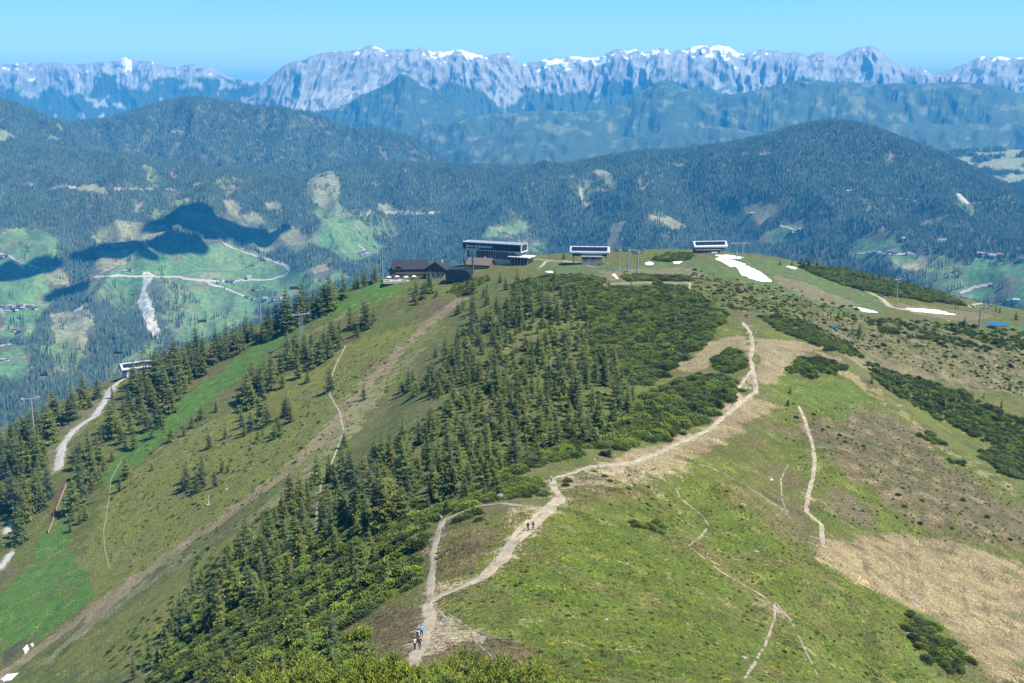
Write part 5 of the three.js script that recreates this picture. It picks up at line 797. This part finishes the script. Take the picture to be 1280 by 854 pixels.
// mountain huts
function hut(pos, yaw, W, D, H, roofH, label, { upper = M_TIMBER, roof = M_SLATE, gableFront = false, chimney = true }) {
  const o = new THREE.Group(); o.position.copy(pos); o.rotation.y = yaw;
  part(B(W, H * 0.48 + 2, D, 0, -2, 0), M_WHITE, 'plaster_wall', o); part(B(W + 0.2, H * 0.52, D + 0.2, 0, H * 0.48, 0), upper, 'timber_wall', o);
  const g = new THREE.Shape(); const hw = (gableFront ? W : D) / 2; g.moveTo(-hw, 0); g.lineTo(hw, 0); g.lineTo(0, roofH); const gab = new THREE.ExtrudeGeometry(g, { depth: gableFront ? D : W, bevelEnabled: false }); if (gableFront) gab.translate(0, H, -D / 2); else { gab.rotateY(Math.PI / 2); gab.translate(-W / 2, H, 0); } part(gab, upper, 'gable', o);
  const ov = 1.3, L = (gableFront ? D : W) + ov * 2, sl = Math.atan2(roofH, hw), len = Math.hypot(roofH, hw) + 1.5; let first;
  for (const s of [-1, 1]) { const p = new THREE.BoxGeometry(gableFront ? len : L, 0.32, gableFront ? L : len); if (gableFront) { p.rotateZ(-s * sl); p.translate(s * (hw / 2 + 0.42), H + roofH / 2 - 0.15, 0); } else { p.rotateX(s * sl); p.translate(0, H + roofH / 2 - 0.15, s * (hw / 2 + 0.42)); } const m = part(p, roof, 'roof', o); first ??= m; }
  if (chimney) part(B(1, 2.2, 1, W * 0.18, H + roofH * 0.6, -0.5), M_WHITE, 'chimney', first);
  const nW = Math.max(3, Math.round(W / 3)); for (let k = 0; k < nW; k++) for (const y of [0.7, H * 0.58]) { const x = -W / 2 + (k + 0.5) * W / nW, w = part(B(1.1, 1.3, 0.12, x, y, D / 2 + 0.14), M_PANE, 'window', o); part(B(1.4, 0.12, 0.2, x, y - 0.14, D / 2 + 0.16), M_WHITE, 'sill', w); }
  const bal = part(B(W * 0.9, 0.2, 1.3, 0, H * 0.47, D / 2 + 0.75), M_TIMBER, 'balcony', o); part(B(W * 0.9, 0.8, 0.1, 0, H * 0.47 + 0.3, D / 2 + 1.35), upper, 'railing', bal);
  return thing(o, 'mountain_hut', label, 'hut');
}
hut(site(513, 345, 0.2), 0.12, 22, 13, 6.2, 4.6, 'wide timber hut with dark slate roof above the terrace', {});
hut(site(548, 344, 0.2), -0.2, 13, 14, 5.4, 4.4, 'gabled timber hut facing the slope between wide hut and black garage', { gableFront: true });
hut(site(498, 347, 0.2), 0.1, 11, 12, 5, 3.8, 'dark timber annex with front gable beside the wide hut', { gableFront: true, chimney: false });
hut(site(601, 334, 1.6), -0.3, 15, 11, 4.2, 3.4, 'low brown roofed lodge under the big station', { roof: M_SLATE2 });
{ const o = new THREE.Group(), p = site(502, 351, 0); part(B(24, 1.6, 10, 0, -1.2, 0), M_TERR, 'deck', o); for (let k = 0; k < 9; k++) part(B(0.14, 1.1, 0.14, -11.6 + k * 2.9, 0.4, 4.85), M_TIMBER, 'rail_post', o); part(B(23.6, 0.12, 0.16, 0, 1.5, 4.85), M_TIMBER, 'handrail', o); o.position.copy(p); o.rotation.y = 0.12; thing(o, 'terrace', 'pale sun terrace in front of the wide timber hut', 'terrace');
  for (const [x, z] of [[-8, 1], [-3, -1], [3, 1.5], [8, -0.5]]) { const u = new THREE.Group(); part(new THREE.ConeGeometry(1.9, 0.8, 8).translate(0, 2.7, 0), M_WHITE, 'canopy', u); part(new THREE.CylinderGeometry(0.05, 0.05, 2.5, 6).translate(0, 1.25, 0), M_STEEL, 'pole', u); u.position.set(p.x + x, p.y + 0.4, p.z + z - x * 0.12); thing(u, 'parasol', 'small white parasol standing on the hut terrace', 'parasol', 'parasols on the hut terrace'); } }
for (const [px, py, w, label] of [[461, 355, 4.6, 'small white control cabin at the edge of the lawn'], [690, 390, 3.6, 'little white hut hidden in the middle wood'], [489, 350, 4, 'grey shed beside the hut terrace']]) { const o = new THREE.Group(); part(B(w, 2.5, w * 0.8, 0, -0.3, 0), label[0] === 'g' ? M_CONC : M_WHITE, 'wall', o); part(B(w + 0.5, 0.25, w * 0.8 + 0.5, 0, 2.22, 0), M_SLATE2, 'roof', o); part(B(0.9, 1.6, 0.08, -w * 0.2, 0, w * 0.4 + 0.04), M_TIMBER, 'door', o); part(B(1, 0.8, 0.08, w * 0.22, 0.9, w * 0.4 + 0.04), M_PANE, 'window', o); o.position.copy(site(px, py)); thing(o, 'cabin', label, 'cabin'); }
{ // black rounded cabin garage with its slanted arm
  const o = new THREE.Group(), s = new THREE.Shape(); s.moveTo(-7, 0); s.lineTo(7, 0); s.lineTo(7.6, 4); s.quadraticCurveTo(7, 6.6, 3, 7); s.lineTo(-4, 7); s.quadraticCurveTo(-7.5, 6.6, -7.8, 4); s.lineTo(-7, 0);
  const g = new THREE.ExtrudeGeometry(s, { depth: 9, bevelEnabled: true, bevelSize: 0.4, bevelThickness: 0.5, bevelSegments: 2 }); g.translate(0, 1.2, -4.5); part(g, M_BLACK, 'body', o);
  part(B(9, 3, 7, 1, -1.6, 0), M_CONC, 'plinth', o); for (const x of [-4, 0, 4]) part(B(2.6, 2.6, 0.15, x, 3.6, 5.05), M_DARKGLASS, 'window', o);
  const arm = new THREE.CylinderGeometry(0.45, 0.6, 15, 8); arm.rotateZ(0.28); arm.translate(5.5, 8, 3); part(arm, M_BLACK, 'arm', o);
  o.position.copy(site(574, 352, 0)); o.rotation.y = -0.15; thing(o, 'cabin_garage', 'black rounded lift building with a slanted arm beside the huts', 'building');
}
// lift towers: tapered mast, cross arm, wheel trains and a work platform
function tower(base, H, yaw, name, label, group, { arm = 7, m = M_GALV, r = 0.55, lattice = false } = {}) {
  const o = new THREE.Group();
  if (lattice) { for (const [x, z] of [[-1, -1], [1, -1], [1, 1], [-1, 1]]) { const g = new THREE.CylinderGeometry(0.14, 0.2, H, 6); g.translate(x * 0.9, H / 2, z * 0.9); part(g, m, 'leg', o); } const br = []; for (let k = 0; k < H / 1.8; k++) for (const s of [-1, 1]) { const g = new THREE.CylinderGeometry(0.06, 0.06, 2.5, 4); g.rotateZ(s * 0.8); g.translate(0, 1 + k * 1.8, s * 0.9); br.push(g); } part(mergeGeometries(br), m, 'bracing', o); } else part(new THREE.CylinderGeometry(r * 0.62, r, H + 1, 10).translate(0, H / 2 - 0.5, 0), m, 'mast', o);
  part(B(arm, 0.5, 0.5, 0, H - 0.3, 0), m, 'cross_arm', o); part(B(2.2, 0.5, 2.2, 0, -0.4, 0), M_CONC, 'footing', o);
  for (const s of [-1, 1]) { const tr = part(B(0.3, 0.4, 4.6, s * arm * 0.48, H - 0.75, 0), M_STEEL, 'wheel_train', o); for (let k = 0; k < 6; k++) part(new THREE.CylinderGeometry(0.24, 0.24, 0.2, 10).rotateZ(Math.PI / 2).translate(s * arm * 0.48, H - 0.35, -2 + k * 0.8), M_BLACK, 'wheel', tr); const pf = part(B(1.3, 0.1, 4.8, s * arm * 0.48 + s * 0.6, H + 0.25, 0), m, 'work_platform', o); part(B(0.07, 0.9, 4.8, s * arm * 0.48 + s * 1.2, H + 0.36, 0), M_GALV, 'guard_rail', pf); }
  part(B(arm * 0.55, 0.12, 0.12, 0, H + 1.5, 0), m, 'gantry', o); for (const s of [-1, 1]) part(B(0.12, 1.5, 0.12, s * arm * 0.26, H, 0), m, 'gantry_post', o);
  o.position.copy(base); o.rotation.y = yaw; return thing(o, name, label, 'lift tower', group);
}
const topH = (px, py, b) => (pixAt(px, py, -b.z)[1] - b.y);
for (const [px, py, top, yaw, label, opt] of [
  [478, 344, 309, 0.5, 'tall green lift tower on the lawn by the huts', { m: mat(0.12, 0.2, 0.18, 0.6), arm: 9, r: 0.7 }], [377, 428, 393, 0.5, 'wide lattice lift tower in the tree belt', { lattice: true, arm: 10 }], [44, 556, 498, 0.5, 'grey lift tower between spruces above the road', { arm: 9, r: 0.7 }],
  [1121, 374, 349, 0.3, 'slim lift tower beside the gravel road bend', { arm: 6, r: 0.4 }], [1224, 412, 384, 0.1, 'lift tower with a broad head by the pond', { arm: 9, r: 0.5 }], [1237, 376, 358, 0.9, 'thin dark mast on the right plateau rim', { arm: 3, r: 0.3, m: M_STEEL }],
  [774, 336, 313, 0.9, 'first of three lift towers right of the grey station', { arm: 5, r: 0.42 }], [785, 339, 313, 0.9, 'middle one of three lift towers right of the grey station', { arm: 5, r: 0.42 }], [797, 341, 316, 0.9, 'last of three lift towers at the small snow patch', { arm: 5, r: 0.5 }],
  [591, 343, 311, 0.2, 'dark lift tower in front of the big station', { m: M_GREENSTEEL, arm: 6, r: 0.75 }]]) { const b = site(px, py); tower(b, topH(px, top, b), yaw, 'lift_tower', label, undefined, opt); }
{ const b1 = site(921, 322), b2 = site(928, 324), o = new THREE.Group(), H = topH(924, 304, b1); for (const [dx, dz] of [[0, 0], [b2.x - b1.x, b2.z - b1.z]]) part(new THREE.CylinderGeometry(0.35, 0.5, H + 1, 8).translate(dx, H / 2 - 0.5, dz), M_GALV, 'mast', o); part(B(13, 0.6, 0.8, (b2.x - b1.x) / 2, H - 0.2, 1), M_GALV, 'cross_arm', o); for (const x of [-4.5, -1.5, 5, 8]) part(B(0.4, 0.5, 4, x, H - 0.8, 1), M_STEEL, 'wheel_train', o); o.position.copy(b1); thing(o, 'lift_portal', 'double masted lift portal beside the far station', 'lift tower'); }
for (const [px, py, l] of [[1036, 402, 'pair of weathered posts by the tiny tarn'], [1196, 388, 'short brown post cluster at the end of the snow strip']]) { const o = new THREE.Group(); for (const x of [-0.8, 0.8]) part(new THREE.CylinderGeometry(0.16, 0.2, 6, 7).translate(x, 2.9, 0), M_TIMBER, 'post', o); part(B(2.2, 0.2, 0.2, 0, 4.6, 0), M_TIMBER, 'rail', o); o.position.copy(site(px, py)); thing(o, 'marker_posts', l, 'posts'); }
// the chair line that runs down behind the left skyline
const cablePts = [[478, 310, 722], [416, 336, 745], [367, 352, 765], [324, 363, 785], [252, 394, 815], [147, 434, 860], [54, 462, 905], [-40, 496, 950]].map(a => new THREE.Vector3(...pixAt(...a)));
{ const c = new THREE.CatmullRomCurve3(cablePts); for (const s of [0, 5]) { const g = new THREE.TubeGeometry(new THREE.CatmullRomCurve3(cablePts.map(p => new THREE.Vector3(p.x + s * 0.5, p.y, p.z + s))), 80, 0.05, 5); thing(new THREE.Mesh(g, M_STEEL), 'haul_rope', s ? 'rear haul rope of the chair line left of the huts' : 'front haul rope of the chair line left of the huts', 'cable'); } }
{ const p = cablePts[3], g = nearY(p.x, p.z); tower(new THREE.Vector3(p.x, g, p.z), p.y - g + 0.3, 0.9, 'lift_tower', 'chair line tower rising behind the skyline spruces', undefined, { arm: 9 }); }
const chairProto = (() => {
  const o = new THREE.Group(); part(new THREE.CylinderGeometry(0.07, 0.07, 3.6, 6).translate(0, -1.8, 0), M_STEEL, 'hanger', o); part(B(6.4, 0.18, 0.2, 0, -3.5, 0), M_BLACK, 'frame_bar', o);
  for (let k = 0; k < 4; k++) { const x = -2.4 + k * 1.6; const g = new THREE.CapsuleGeometry(0.62, 0.9, 4, 10); g.scale(1.15, 1, 0.8); g.translate(x, -4.5, -0.1); part(g, M_BLACK, 'backrest', o); part(B(1.45, 0.22, 1.2, x, -5.4, 0.5), M_BLACK, 'seat', o); } part(B(6.2, 0.1, 0.3, 0, -6.0, 1), M_STEEL, 'footrest', o); return o;
})();
[[367, 352, 765, 'chair of the lift line nearest the huts, dark, four backs'], [252, 394, 815, 'dark lift chair above the middle of the skyline wood'], [147, 434, 860, 'dark lift chair over the valley by the small station'], [54, 462, 905, 'dark lift chair lowest on the line over the valley']].forEach(([px, py, z, l]) => { const o = chairProto.clone(); o.position.set(...pixAt(px, py, z)); o.rotation.y = 0.3; thing(o, 'lift_chair', l, 'lift chair', 'chairs on the left lift line'); });
// red safety fence along the left slope edge
{ const A = site(83, 606), Z = site(60, 667), o = new THREE.Group(), n = 9, redM = mat(0.27, 0.08, 0.075, 0.85), pts = []; for (let k = 0; k <= n; k++) { const x = mix(A.x, Z.x, k / n) - A.x, z = mix(A.z, Z.z, k / n) - A.z, y = nearY(x + A.x, z + A.z) - A.y; pts.push([x, y, z]); part(new THREE.CylinderGeometry(0.07, 0.07, 2.9, 6).translate(x, y + 1.25, z), M_GALV, 'post', o); }
  for (let k = 0; k < n; k++) { const a = pts[k], b = pts[k + 1]; for (let r = 0; r < 4; r++) { const L = Math.hypot(b[0] - a[0], b[2] - a[2], b[1] - a[1]), g = new THREE.BoxGeometry(L - 0.16, 0.46, 0.05); g.rotateZ(Math.atan2(b[1] - a[1], Math.hypot(b[0] - a[0], b[2] - a[2]))); g.rotateY(Math.atan2(-(b[2] - a[2]), b[0] - a[0])); g.translate((a[0] + b[0]) / 2, (a[1] + b[1]) / 2 + 0.4 + r * 0.52, (a[2] + b[2]) / 2); part(g, r === 0 ? M_WHITE : redM, 'netting', o); } }
  o.position.copy(A); thing(o, 'safety_fence', 'red safety netting fence beside the gravel road', 'fence'); }
// viewpoint: bench, board, boulders
function bench(pos, yaw, label) { const o = new THREE.Group(); part(B(1.7, 0.06, 0.42, 0, 0.43, 0), M_TIMBER, 'seat', o); const bk = part(B(1.7, 0.36, 0.05, 0, 0.55, -0.22), M_TIMBER, 'backrest', o); for (const x of [-0.65, 0.65]) { part(B(0.08, 0.5, 0.38, x, -0.06, 0), M_TIMBER, 'leg', o); } o.position.copy(pos); o.rotation.y = yaw; return thing(o, 'bench', label, 'bench'); }
bench(site(609, 630), 2.6, 'wooden bench on the pale viewpoint spot'); bench(site(551, 651), 2.0, 'wooden bench at the path corner');
{ const o = new THREE.Group(); part(new THREE.CylinderGeometry(0.05, 0.06, 1.9, 8).translate(0, 0.85, 0), M_STEEL, 'post', o); const g = new THREE.BoxGeometry(1.0, 0.6, 0.06); g.rotateX(-0.5); g.rotateY(-0.5); g.translate(0, 1.75, 0); part(g, mat(0.3, 0.32, 0.34, 0.6), 'panel', o); o.position.copy(site(626, 629)); thing(o, 'info_board', 'tilted grey panorama board on a post', 'sign'); }
for (const [px, py, s, l] of [[870, 384, 3.4, 'flat pale boulder slab on the knoll'], [1150, 536, 1.3, 'grey boulder above the round dwarf pine'], [930, 823, 0.7, 'small pale stone on the lower slope'], [1145, 758, 1.5, 'white boulder at the rim of the dry hollow'], [1210, 740, 1.1, 'pale boulder in the dry hollow'], [1160, 405, 2.2, 'grey rock outcrop under the snow strip'], [1136, 795, 1.3, 'light rock beside the lower pine clump'], [895, 805, 0.5, 'little white stone in the grass'], [945, 690, 0.9, 'stones on the green gully side'], [758, 775, 0.5, 'single pale stone in the heath'], [1185, 402, 2.0, 'rock outcrop left of the dark pine'], [880, 372, 1.2, 'small rock behind the flat slab']]) {
  const g = new THREE.IcosahedronGeometry(1, 2), P = g.attributes.position; for (let i = 0; i < P.count; i++) { const x = P.getX(i), y = P.getY(i), z = P.getZ(i), k = 1 + 0.5 * fbm(x * 1.3 + px, y * 1.3 + z * 1.1, 3); P.setXYZ(i, x * k * 1.3, y * k * 0.5, z * k); } g.computeVertexNormals(); g.scale(s * 0.6, s * 0.6, s * 0.6);
  const o = new THREE.Mesh(g, mat(0.21, 0.195, 0.175, 0.95)), p = site(px, py); o.position.set(p.x, p.y + s * 0.08, p.z); o.rotation.y = px; thing(o, 'boulder', l, 'rock'); }
// ---------------------------------------------------------------- people: one continuous body each, from tapered capsules joined softly
function personGeo(pose, cols) {
  const J = { hipL: [0.1, 0.92, 0], hipR: [-0.1, 0.92, 0], kneeL: [0.11, 0.5, 0.1 * pose.step], kneeR: [-0.11, 0.5, -0.02 * pose.step], footL: [0.11, 0.07, 0.2 * pose.step - 0.03], footR: [-0.11, 0.09, -0.24 * pose.step - 0.03], toeL: [0.12, 0.05, 0.2 * pose.step + 0.14], toeR: [-0.12, 0.05, -0.24 * pose.step + 0.13], pel: [0, 0.97, 0], chest: [0, 1.3, 0.02], neck: [0, 1.48, 0.02], head: [0, 1.64, 0.04], shL: [0.19, 1.42, 0], shR: [-0.19, 1.42, 0], elL: [0.27, 1.15, -0.06 * pose.step], elR: [-0.27, 1.15, 0.08], haL: [0.27, 0.93, 0.06 - 0.12 * pose.step], haR: [-0.26, 0.95, 0.2] };
  if (pose.sit) { Object.assign(J, { kneeL: [0.12, 0.95, 0.42], kneeR: [-0.12, 0.95, 0.42], footL: [0.12, 0.52, 0.44], footR: [-0.13, 0.52, 0.46], toeL: [0.12, 0.5, 0.6], toeR: [-0.13, 0.5, 0.62], haL: [0.14, 1.02, 0.3], haR: [-0.14, 1.02, 0.3] }); }
  const bones = [['hipL', 'kneeL', 0.092, 0.065], ['hipR', 'kneeR', 0.092, 0.065], ['kneeL', 'footL', 0.065, 0.045], ['kneeR', 'footR', 0.065, 0.045], ['footL', 'toeL', 0.052, 0.042], ['footR', 'toeR', 0.052, 0.042], ['pel', 'chest', 0.15, 0.165], ['chest', 'neck', 0.13, 0.065], ['neck', 'head', 0.055, 0.07], ['shL', 'shR', 0.075, 0.075], ['shL', 'elL', 0.062, 0.05], ['shR', 'elR', 0.062, 0.05], ['elL', 'haL', 0.05, 0.04], ['elR', 'haR', 0.05, 0.04]];
  const N = pose.res ?? 60, mc = new MarchingCubes(N, new THREE.MeshBasicMaterial(), false, false, 60000); mc.isolation = 0;
  const S = 1.0, toW = (i, j, k) => [(i - N / 2) / (N / 2) * S, (j - N / 2) / (N / 2) * S + 0.92, (k - N / 2) / (N / 2) * S];
  const sd = (p) => {
    let d = 1e9; for (const [a, b, ra, rb] of bones) { const A = J[a], Bq = J[b], ux = Bq[0] - A[0], uy = Bq[1] - A[1], uz = Bq[2] - A[2], t = clamp(((p[0] - A[0]) * ux + (p[1] - A[1]) * uy + (p[2] - A[2]) * uz) / (ux * ux + uy * uy + uz * uz)), q = Math.hypot(p[0] - A[0] - ux * t, p[1] - A[1] - uy * t, p[2] - A[2] - uz * t) - (ra + (rb - ra) * t); const h = clamp(0.5 + 0.5 * (d - q) / 0.035); d = mix(d, q, h) - 0.035 * h * (1 - h); }
    const h = J.head, e = Math.hypot((p[0] - h[0]) / 0.078, (p[1] - h[1]) / 0.115, (p[2] - h[2]) / 0.095) - 1, ee = e * 0.09, nose = Math.hypot(p[0] - h[0], p[1] - h[1] + 0.01, p[2] - h[2] - 0.1) - 0.022; return Math.min(d, ee, nose);
  };
  for (let k = 0; k < N; k++) for (let j = 0; j < N; j++) for (let i = 0; i < N; i++) mc.field[k * N * N + j * N + i] = -sd(toW(i, j, k));
  mc.update(); const n = mc.count, P = new Float32Array(n * 3), C = new Float32Array(n * 3);
  for (let v = 0; v < n; v++) {
    const x = mc.positionArray[v * 3] * S, y = mc.positionArray[v * 3 + 1] * S + 0.92, z = mc.positionArray[v * 3 + 2] * S; P.set([x, y, z], v * 3);
    let c = cols.top; if (y > 1.53) c = (y > 1.7 || z < 0.02) ? cols.hair : cols.skin; else if (y > 1.49) c = cols.skin; else if (Math.hypot(x - J.haL[0], y - J.haL[1], z - J.haL[2]) < 0.1 || Math.hypot(x - J.haR[0], y - J.haR[1], z - J.haR[2]) < 0.1) c = cols.skin; else if (pose.sit ? (z > 0.12 && y < 1.1) || y < 0.95 : y < 0.96 && Math.abs(x) < 0.22) c = (pose.sit ? y < 0.57 : y < 0.13) ? [0.04, 0.035, 0.03] : cols.legs;
    C.set(c, v * 3);
  }
  const g = new THREE.BufferGeometry(); g.setAttribute('position', new THREE.BufferAttribute(P, 3)); g.setAttribute('normal', new THREE.BufferAttribute(mc.normalArray.slice(0, n * 3), 3)); g.setAttribute('color', new THREE.BufferAttribute(C, 3)); return g;
}
const SKIN = [0.45, 0.27, 0.19], DK = [0.02, 0.02, 0.025], HAIR = [0.05, 0.03, 0.02], packShape = (() => { const s = new THREE.SphereGeometry(0.2, 10, 8); s.scale(0.85, 1.25, 0.6); s.translate(0, 1.24, -0.2); return s; })();
function person(px, py, yaw, h, pose, cols, pack, label) { const o = new THREE.Group(); part(personGeo(pose, cols), VC(0.85), 'body', o); if (pack) { const k = part(packShape, mat(...pack, 0.8), 'backpack', o); part(B(0.3, 0.06, 0.2, 0, 1.4, -0.18), mat(pack[0] * 0.6, pack[1] * 0.6, pack[2] * 0.6, 0.8), 'lid', k); } const p = site(px, py); o.position.set(p.x, p.y + 0.07, p.z); if (pose.sit) o.position.y -= 0.44; o.rotation.y = yaw; o.scale.setScalar(h / 1.76); return thing(o, 'person', label, 'person'); }
const W1 = { step: 1 }, W2 = { step: -0.8 }, ST = { step: 0.25 }, F1 = { step: 1, res: 40 }, F2 = { step: -0.8, res: 40 }, SIT = { step: 0, sit: true };
person(518.5, 813, 2.7, 1.7, ST, { top: [0.72, 0.7, 0.68], legs: DK, hair: HAIR, skin: SKIN }, null, 'hiker in a white top and dark trousers on the crest path');
person(524.5, 812.5, 3.0, 1.78, W1, { top: [0.03, 0.03, 0.035], legs: [0.03, 0.03, 0.04], hair: HAIR, skin: SKIN }, [0.03, 0.03, 0.03], 'hiker in black with dark backpack on the crest path');
person(522.5, 802, 3.1, 1.68, W2, { top: [0.6, 0.58, 0.6], legs: [0.03, 0.035, 0.09], hair: [0.02, 0.015, 0.01], skin: SKIN }, [0.03, 0.04, 0.12], 'hiker with navy backpack and pale sleeves behind the blue jacket');
person(527, 797, 3.2, 1.78, W1, { top: [0.05, 0.4, 0.75], legs: DK, hair: HAIR, skin: SKIN }, [0.06, 0.45, 0.8], 'hiker in a bright blue jacket on the crest path');
person(660, 664, 2.6, 1.74, W1, { top: [0.05, 0.03, 0.04], legs: DK, hair: HAIR, skin: SKIN }, null, 'dark clothed walker at the inner side of the path bend');
person(666.5, 663, 2.5, 1.72, W2, { top: [0.03, 0.03, 0.05], legs: [0.05, 0.05, 0.07], hair: HAIR, skin: SKIN }, [0.25, 0.04, 0.04], 'dark clothed walker with red backpack on the path');
person(609, 630, 2.6, 1.74, SIT, { top: [0.06, 0.1, 0.28], legs: DK, hair: HAIR, skin: SKIN }, null, 'visitor in navy sitting on the viewpoint bench');
person(547.5, 650.5, 1.6, 1.7, ST, { top: [0.68, 0.68, 0.7], legs: [0.06, 0.08, 0.16], hair: HAIR, skin: SKIN }, null, 'visitor in a white shirt beside the corner bench');
person(551, 651, 2.0, 1.7, SIT, { top: [0.5, 0.5, 0.52], legs: DK, hair: [0.2, 0.13, 0.06], skin: SKIN }, null, 'visitor in grey sitting on the corner bench');
person(689, 603, 3.0, 1.75, F1, { top: [0.4, 0.42, 0.45], legs: DK, hair: HAIR, skin: SKIN }, null, 'walker in grey beside the small round bushes');
person(937, 419, 0.2, 1.8, F1, { top: [0.7, 0.7, 0.7], legs: [0.1, 0.1, 0.16], hair: HAIR, skin: SKIN }, null, 'far hiker in white at the top of the saddle path');
person(941, 420, 0.2, 1.75, F2, { top: [0.1, 0.16, 0.4], legs: DK, hair: HAIR, skin: SKIN }, null, 'far hiker in blue at the top of the saddle path');
person(945, 419, 0.2, 1.7, F1, { top: [0.6, 0.55, 0.5], legs: [0.3, 0.28, 0.25], hair: HAIR, skin: SKIN }, null, 'far hiker in beige at the top of the saddle path');
person(941, 452, 0.1, 1.75, F1, { top: [0.08, 0.08, 0.1], legs: DK, hair: HAIR, skin: SKIN }, null, 'lone far hiker in dark clothes on the saddle path');
person(944, 484, 0.1, 1.75, F2, { top: [0.5, 0.5, 0.55], legs: DK, hair: HAIR, skin: SKIN }, null, 'lone far hiker in grey at the path fork');
// ---------------------------------------------------------------- farms in the valley
{
  const roofs = [mat(0.16, 0.1, 0.075, 0.85), mat(0.1, 0.09, 0.09, 0.85), mat(0.26, 0.25, 0.25, 0.7)];
  const protos = [0, 1, 2].map(k => { const o = new THREE.Group(); part(B(17, 5, 11, 0, -2, 0), M_WHITE, 'wall', o); part(B(17.2, 3, 11.2, 0, 3, 0), k === 2 ? M_WHITE : M_TIMBER, 'upper_wall', o); const s = new THREE.Shape(); s.moveTo(-7, 0); s.lineTo(7, 0); s.lineTo(0, 4.2); const g = new THREE.ExtrudeGeometry(s, { depth: 19.4, bevelEnabled: false }); g.rotateY(Math.PI / 2); g.translate(-9.7, 6, 0); part(g, roofs[k], 'roof', o); for (let i = 0; i < 4; i++) part(B(1.4, 1.5, 0.2, -6 + i * 4, 0.6, 5.55), M_PANE, 'window', o); return o; });
  const clusters = [['by the road in the left corner meadow', [[6, 322], [12, 319]]], ['on the sunny meadow shoulder', [[156, 341], [164, 339], [270, 351], [277, 352], [285, 353], [290, 354], [311, 349]]], ['of the hamlet behind the skyline trees', [[309, 373], [318, 374], [332, 376], [340, 377], [344, 375], [352, 374]]], ['in the right hand meadow of the left valley', [[450, 318], [455, 317], [459, 319]]], ['of the village on the valley floor', [[4, 386], [9, 389], [14, 386], [19, 389], [25, 386], [30, 388], [36, 385], [42, 387], [2, 391]]], ['on the lower left meadow', [[20, 414], [25, 416], [4, 452], [8, 451]]], ['on the tan clearing under the round hill', [[936, 271], [940, 269]]], ['at the edge of the steep clearing', [[991, 290], [996, 291], [999, 289]]], ['of the brown roofed farm on the right', [[1087, 318], [1093, 317], [1101, 318], [1112, 317], [1119, 318]]], ['along the upper edge of the right meadows', [[1224, 319], [1230, 320], [1236, 321], [1241, 323], [1250, 322], [1278, 326]]], ['alone in the woods of the round hill', [[1060, 241], [1124, 252], [1080, 253], [1130, 301]]], ['at the foot of the right meadows', [[1205, 374], [1262, 381], [1270, 379]]]];
  let i = 0; for (const [where, list] of clusters) for (const [px, py] of list) { const g = hitMid(px, py); if (!g) continue; const o = protos[i % 3].clone(); o.position.set(...g); o.rotation.y = rr(-0.7, 0.7); const s = rr(0.75, 1.15); o.scale.setScalar(s); const kind = ['dark timber farmhouse with brown roof', 'timber farmhouse with black roof', 'white farmhouse with grey roof'][i % 3]; thing(o, 'farmhouse', `${kind} ${where}`, 'house', `farmhouses ${where}`); i++; }
}
// ---------------------------------------------------------------- fair-weather clouds outside the picture, whose shadows lie on the valley
{
  const cm = mat(0.92, 0.93, 0.95, 1);
  for (const [lumps, label] of [[[[222, 283, 260], [240, 276, 280], [252, 290, 240], [215, 300, 180], [285, 290, 150], [310, 296, 140], [335, 301, 120], [235, 305, 150]], 'small cumulus cloud high over the left valley meadows'], [[[150, 312, 150], [128, 318, 140], [170, 310, 90], [110, 322, 110], [185, 318, 90]], 'flat little cumulus cloud high over the left woods'], [[[40, 336, 120], [22, 341, 110], [60, 332, 90], [0, 344, 120]], 'cloud shred high over the left corner of the valley'], [[[95, 363, 80], [80, 368, 80], [65, 373, 60]], 'smallest cloud shred high over the valley village']]) {
    const gs = []; for (const [px, py, r] of lumps) { const p = hitMid(px, py), t = 2100 / SUN.y, g = new THREE.IcosahedronGeometry(r * 0.5, 4), P = g.attributes.position; for (let i = 0; i < P.count; i++) { const x = P.getX(i), y = P.getY(i), z = P.getZ(i), k = 1 + 0.55 * fbm(x / (r * 0.5) + px, y / (r * 0.5) + z / (r * 0.6), 4); P.setXYZ(i, x * k * 1.1, y * k * 0.45, z * k); } g.translate(p[0] + SUN.x * t, p[1] + SUN.y * t, p[2] + SUN.z * t); g.computeVertexNormals(); gs.push(g); }
    thing(new THREE.Mesh(mergeGeometries(gs), cm), 'cloud', label, 'cloud');
  }
}
renderer.render(scene, camera);
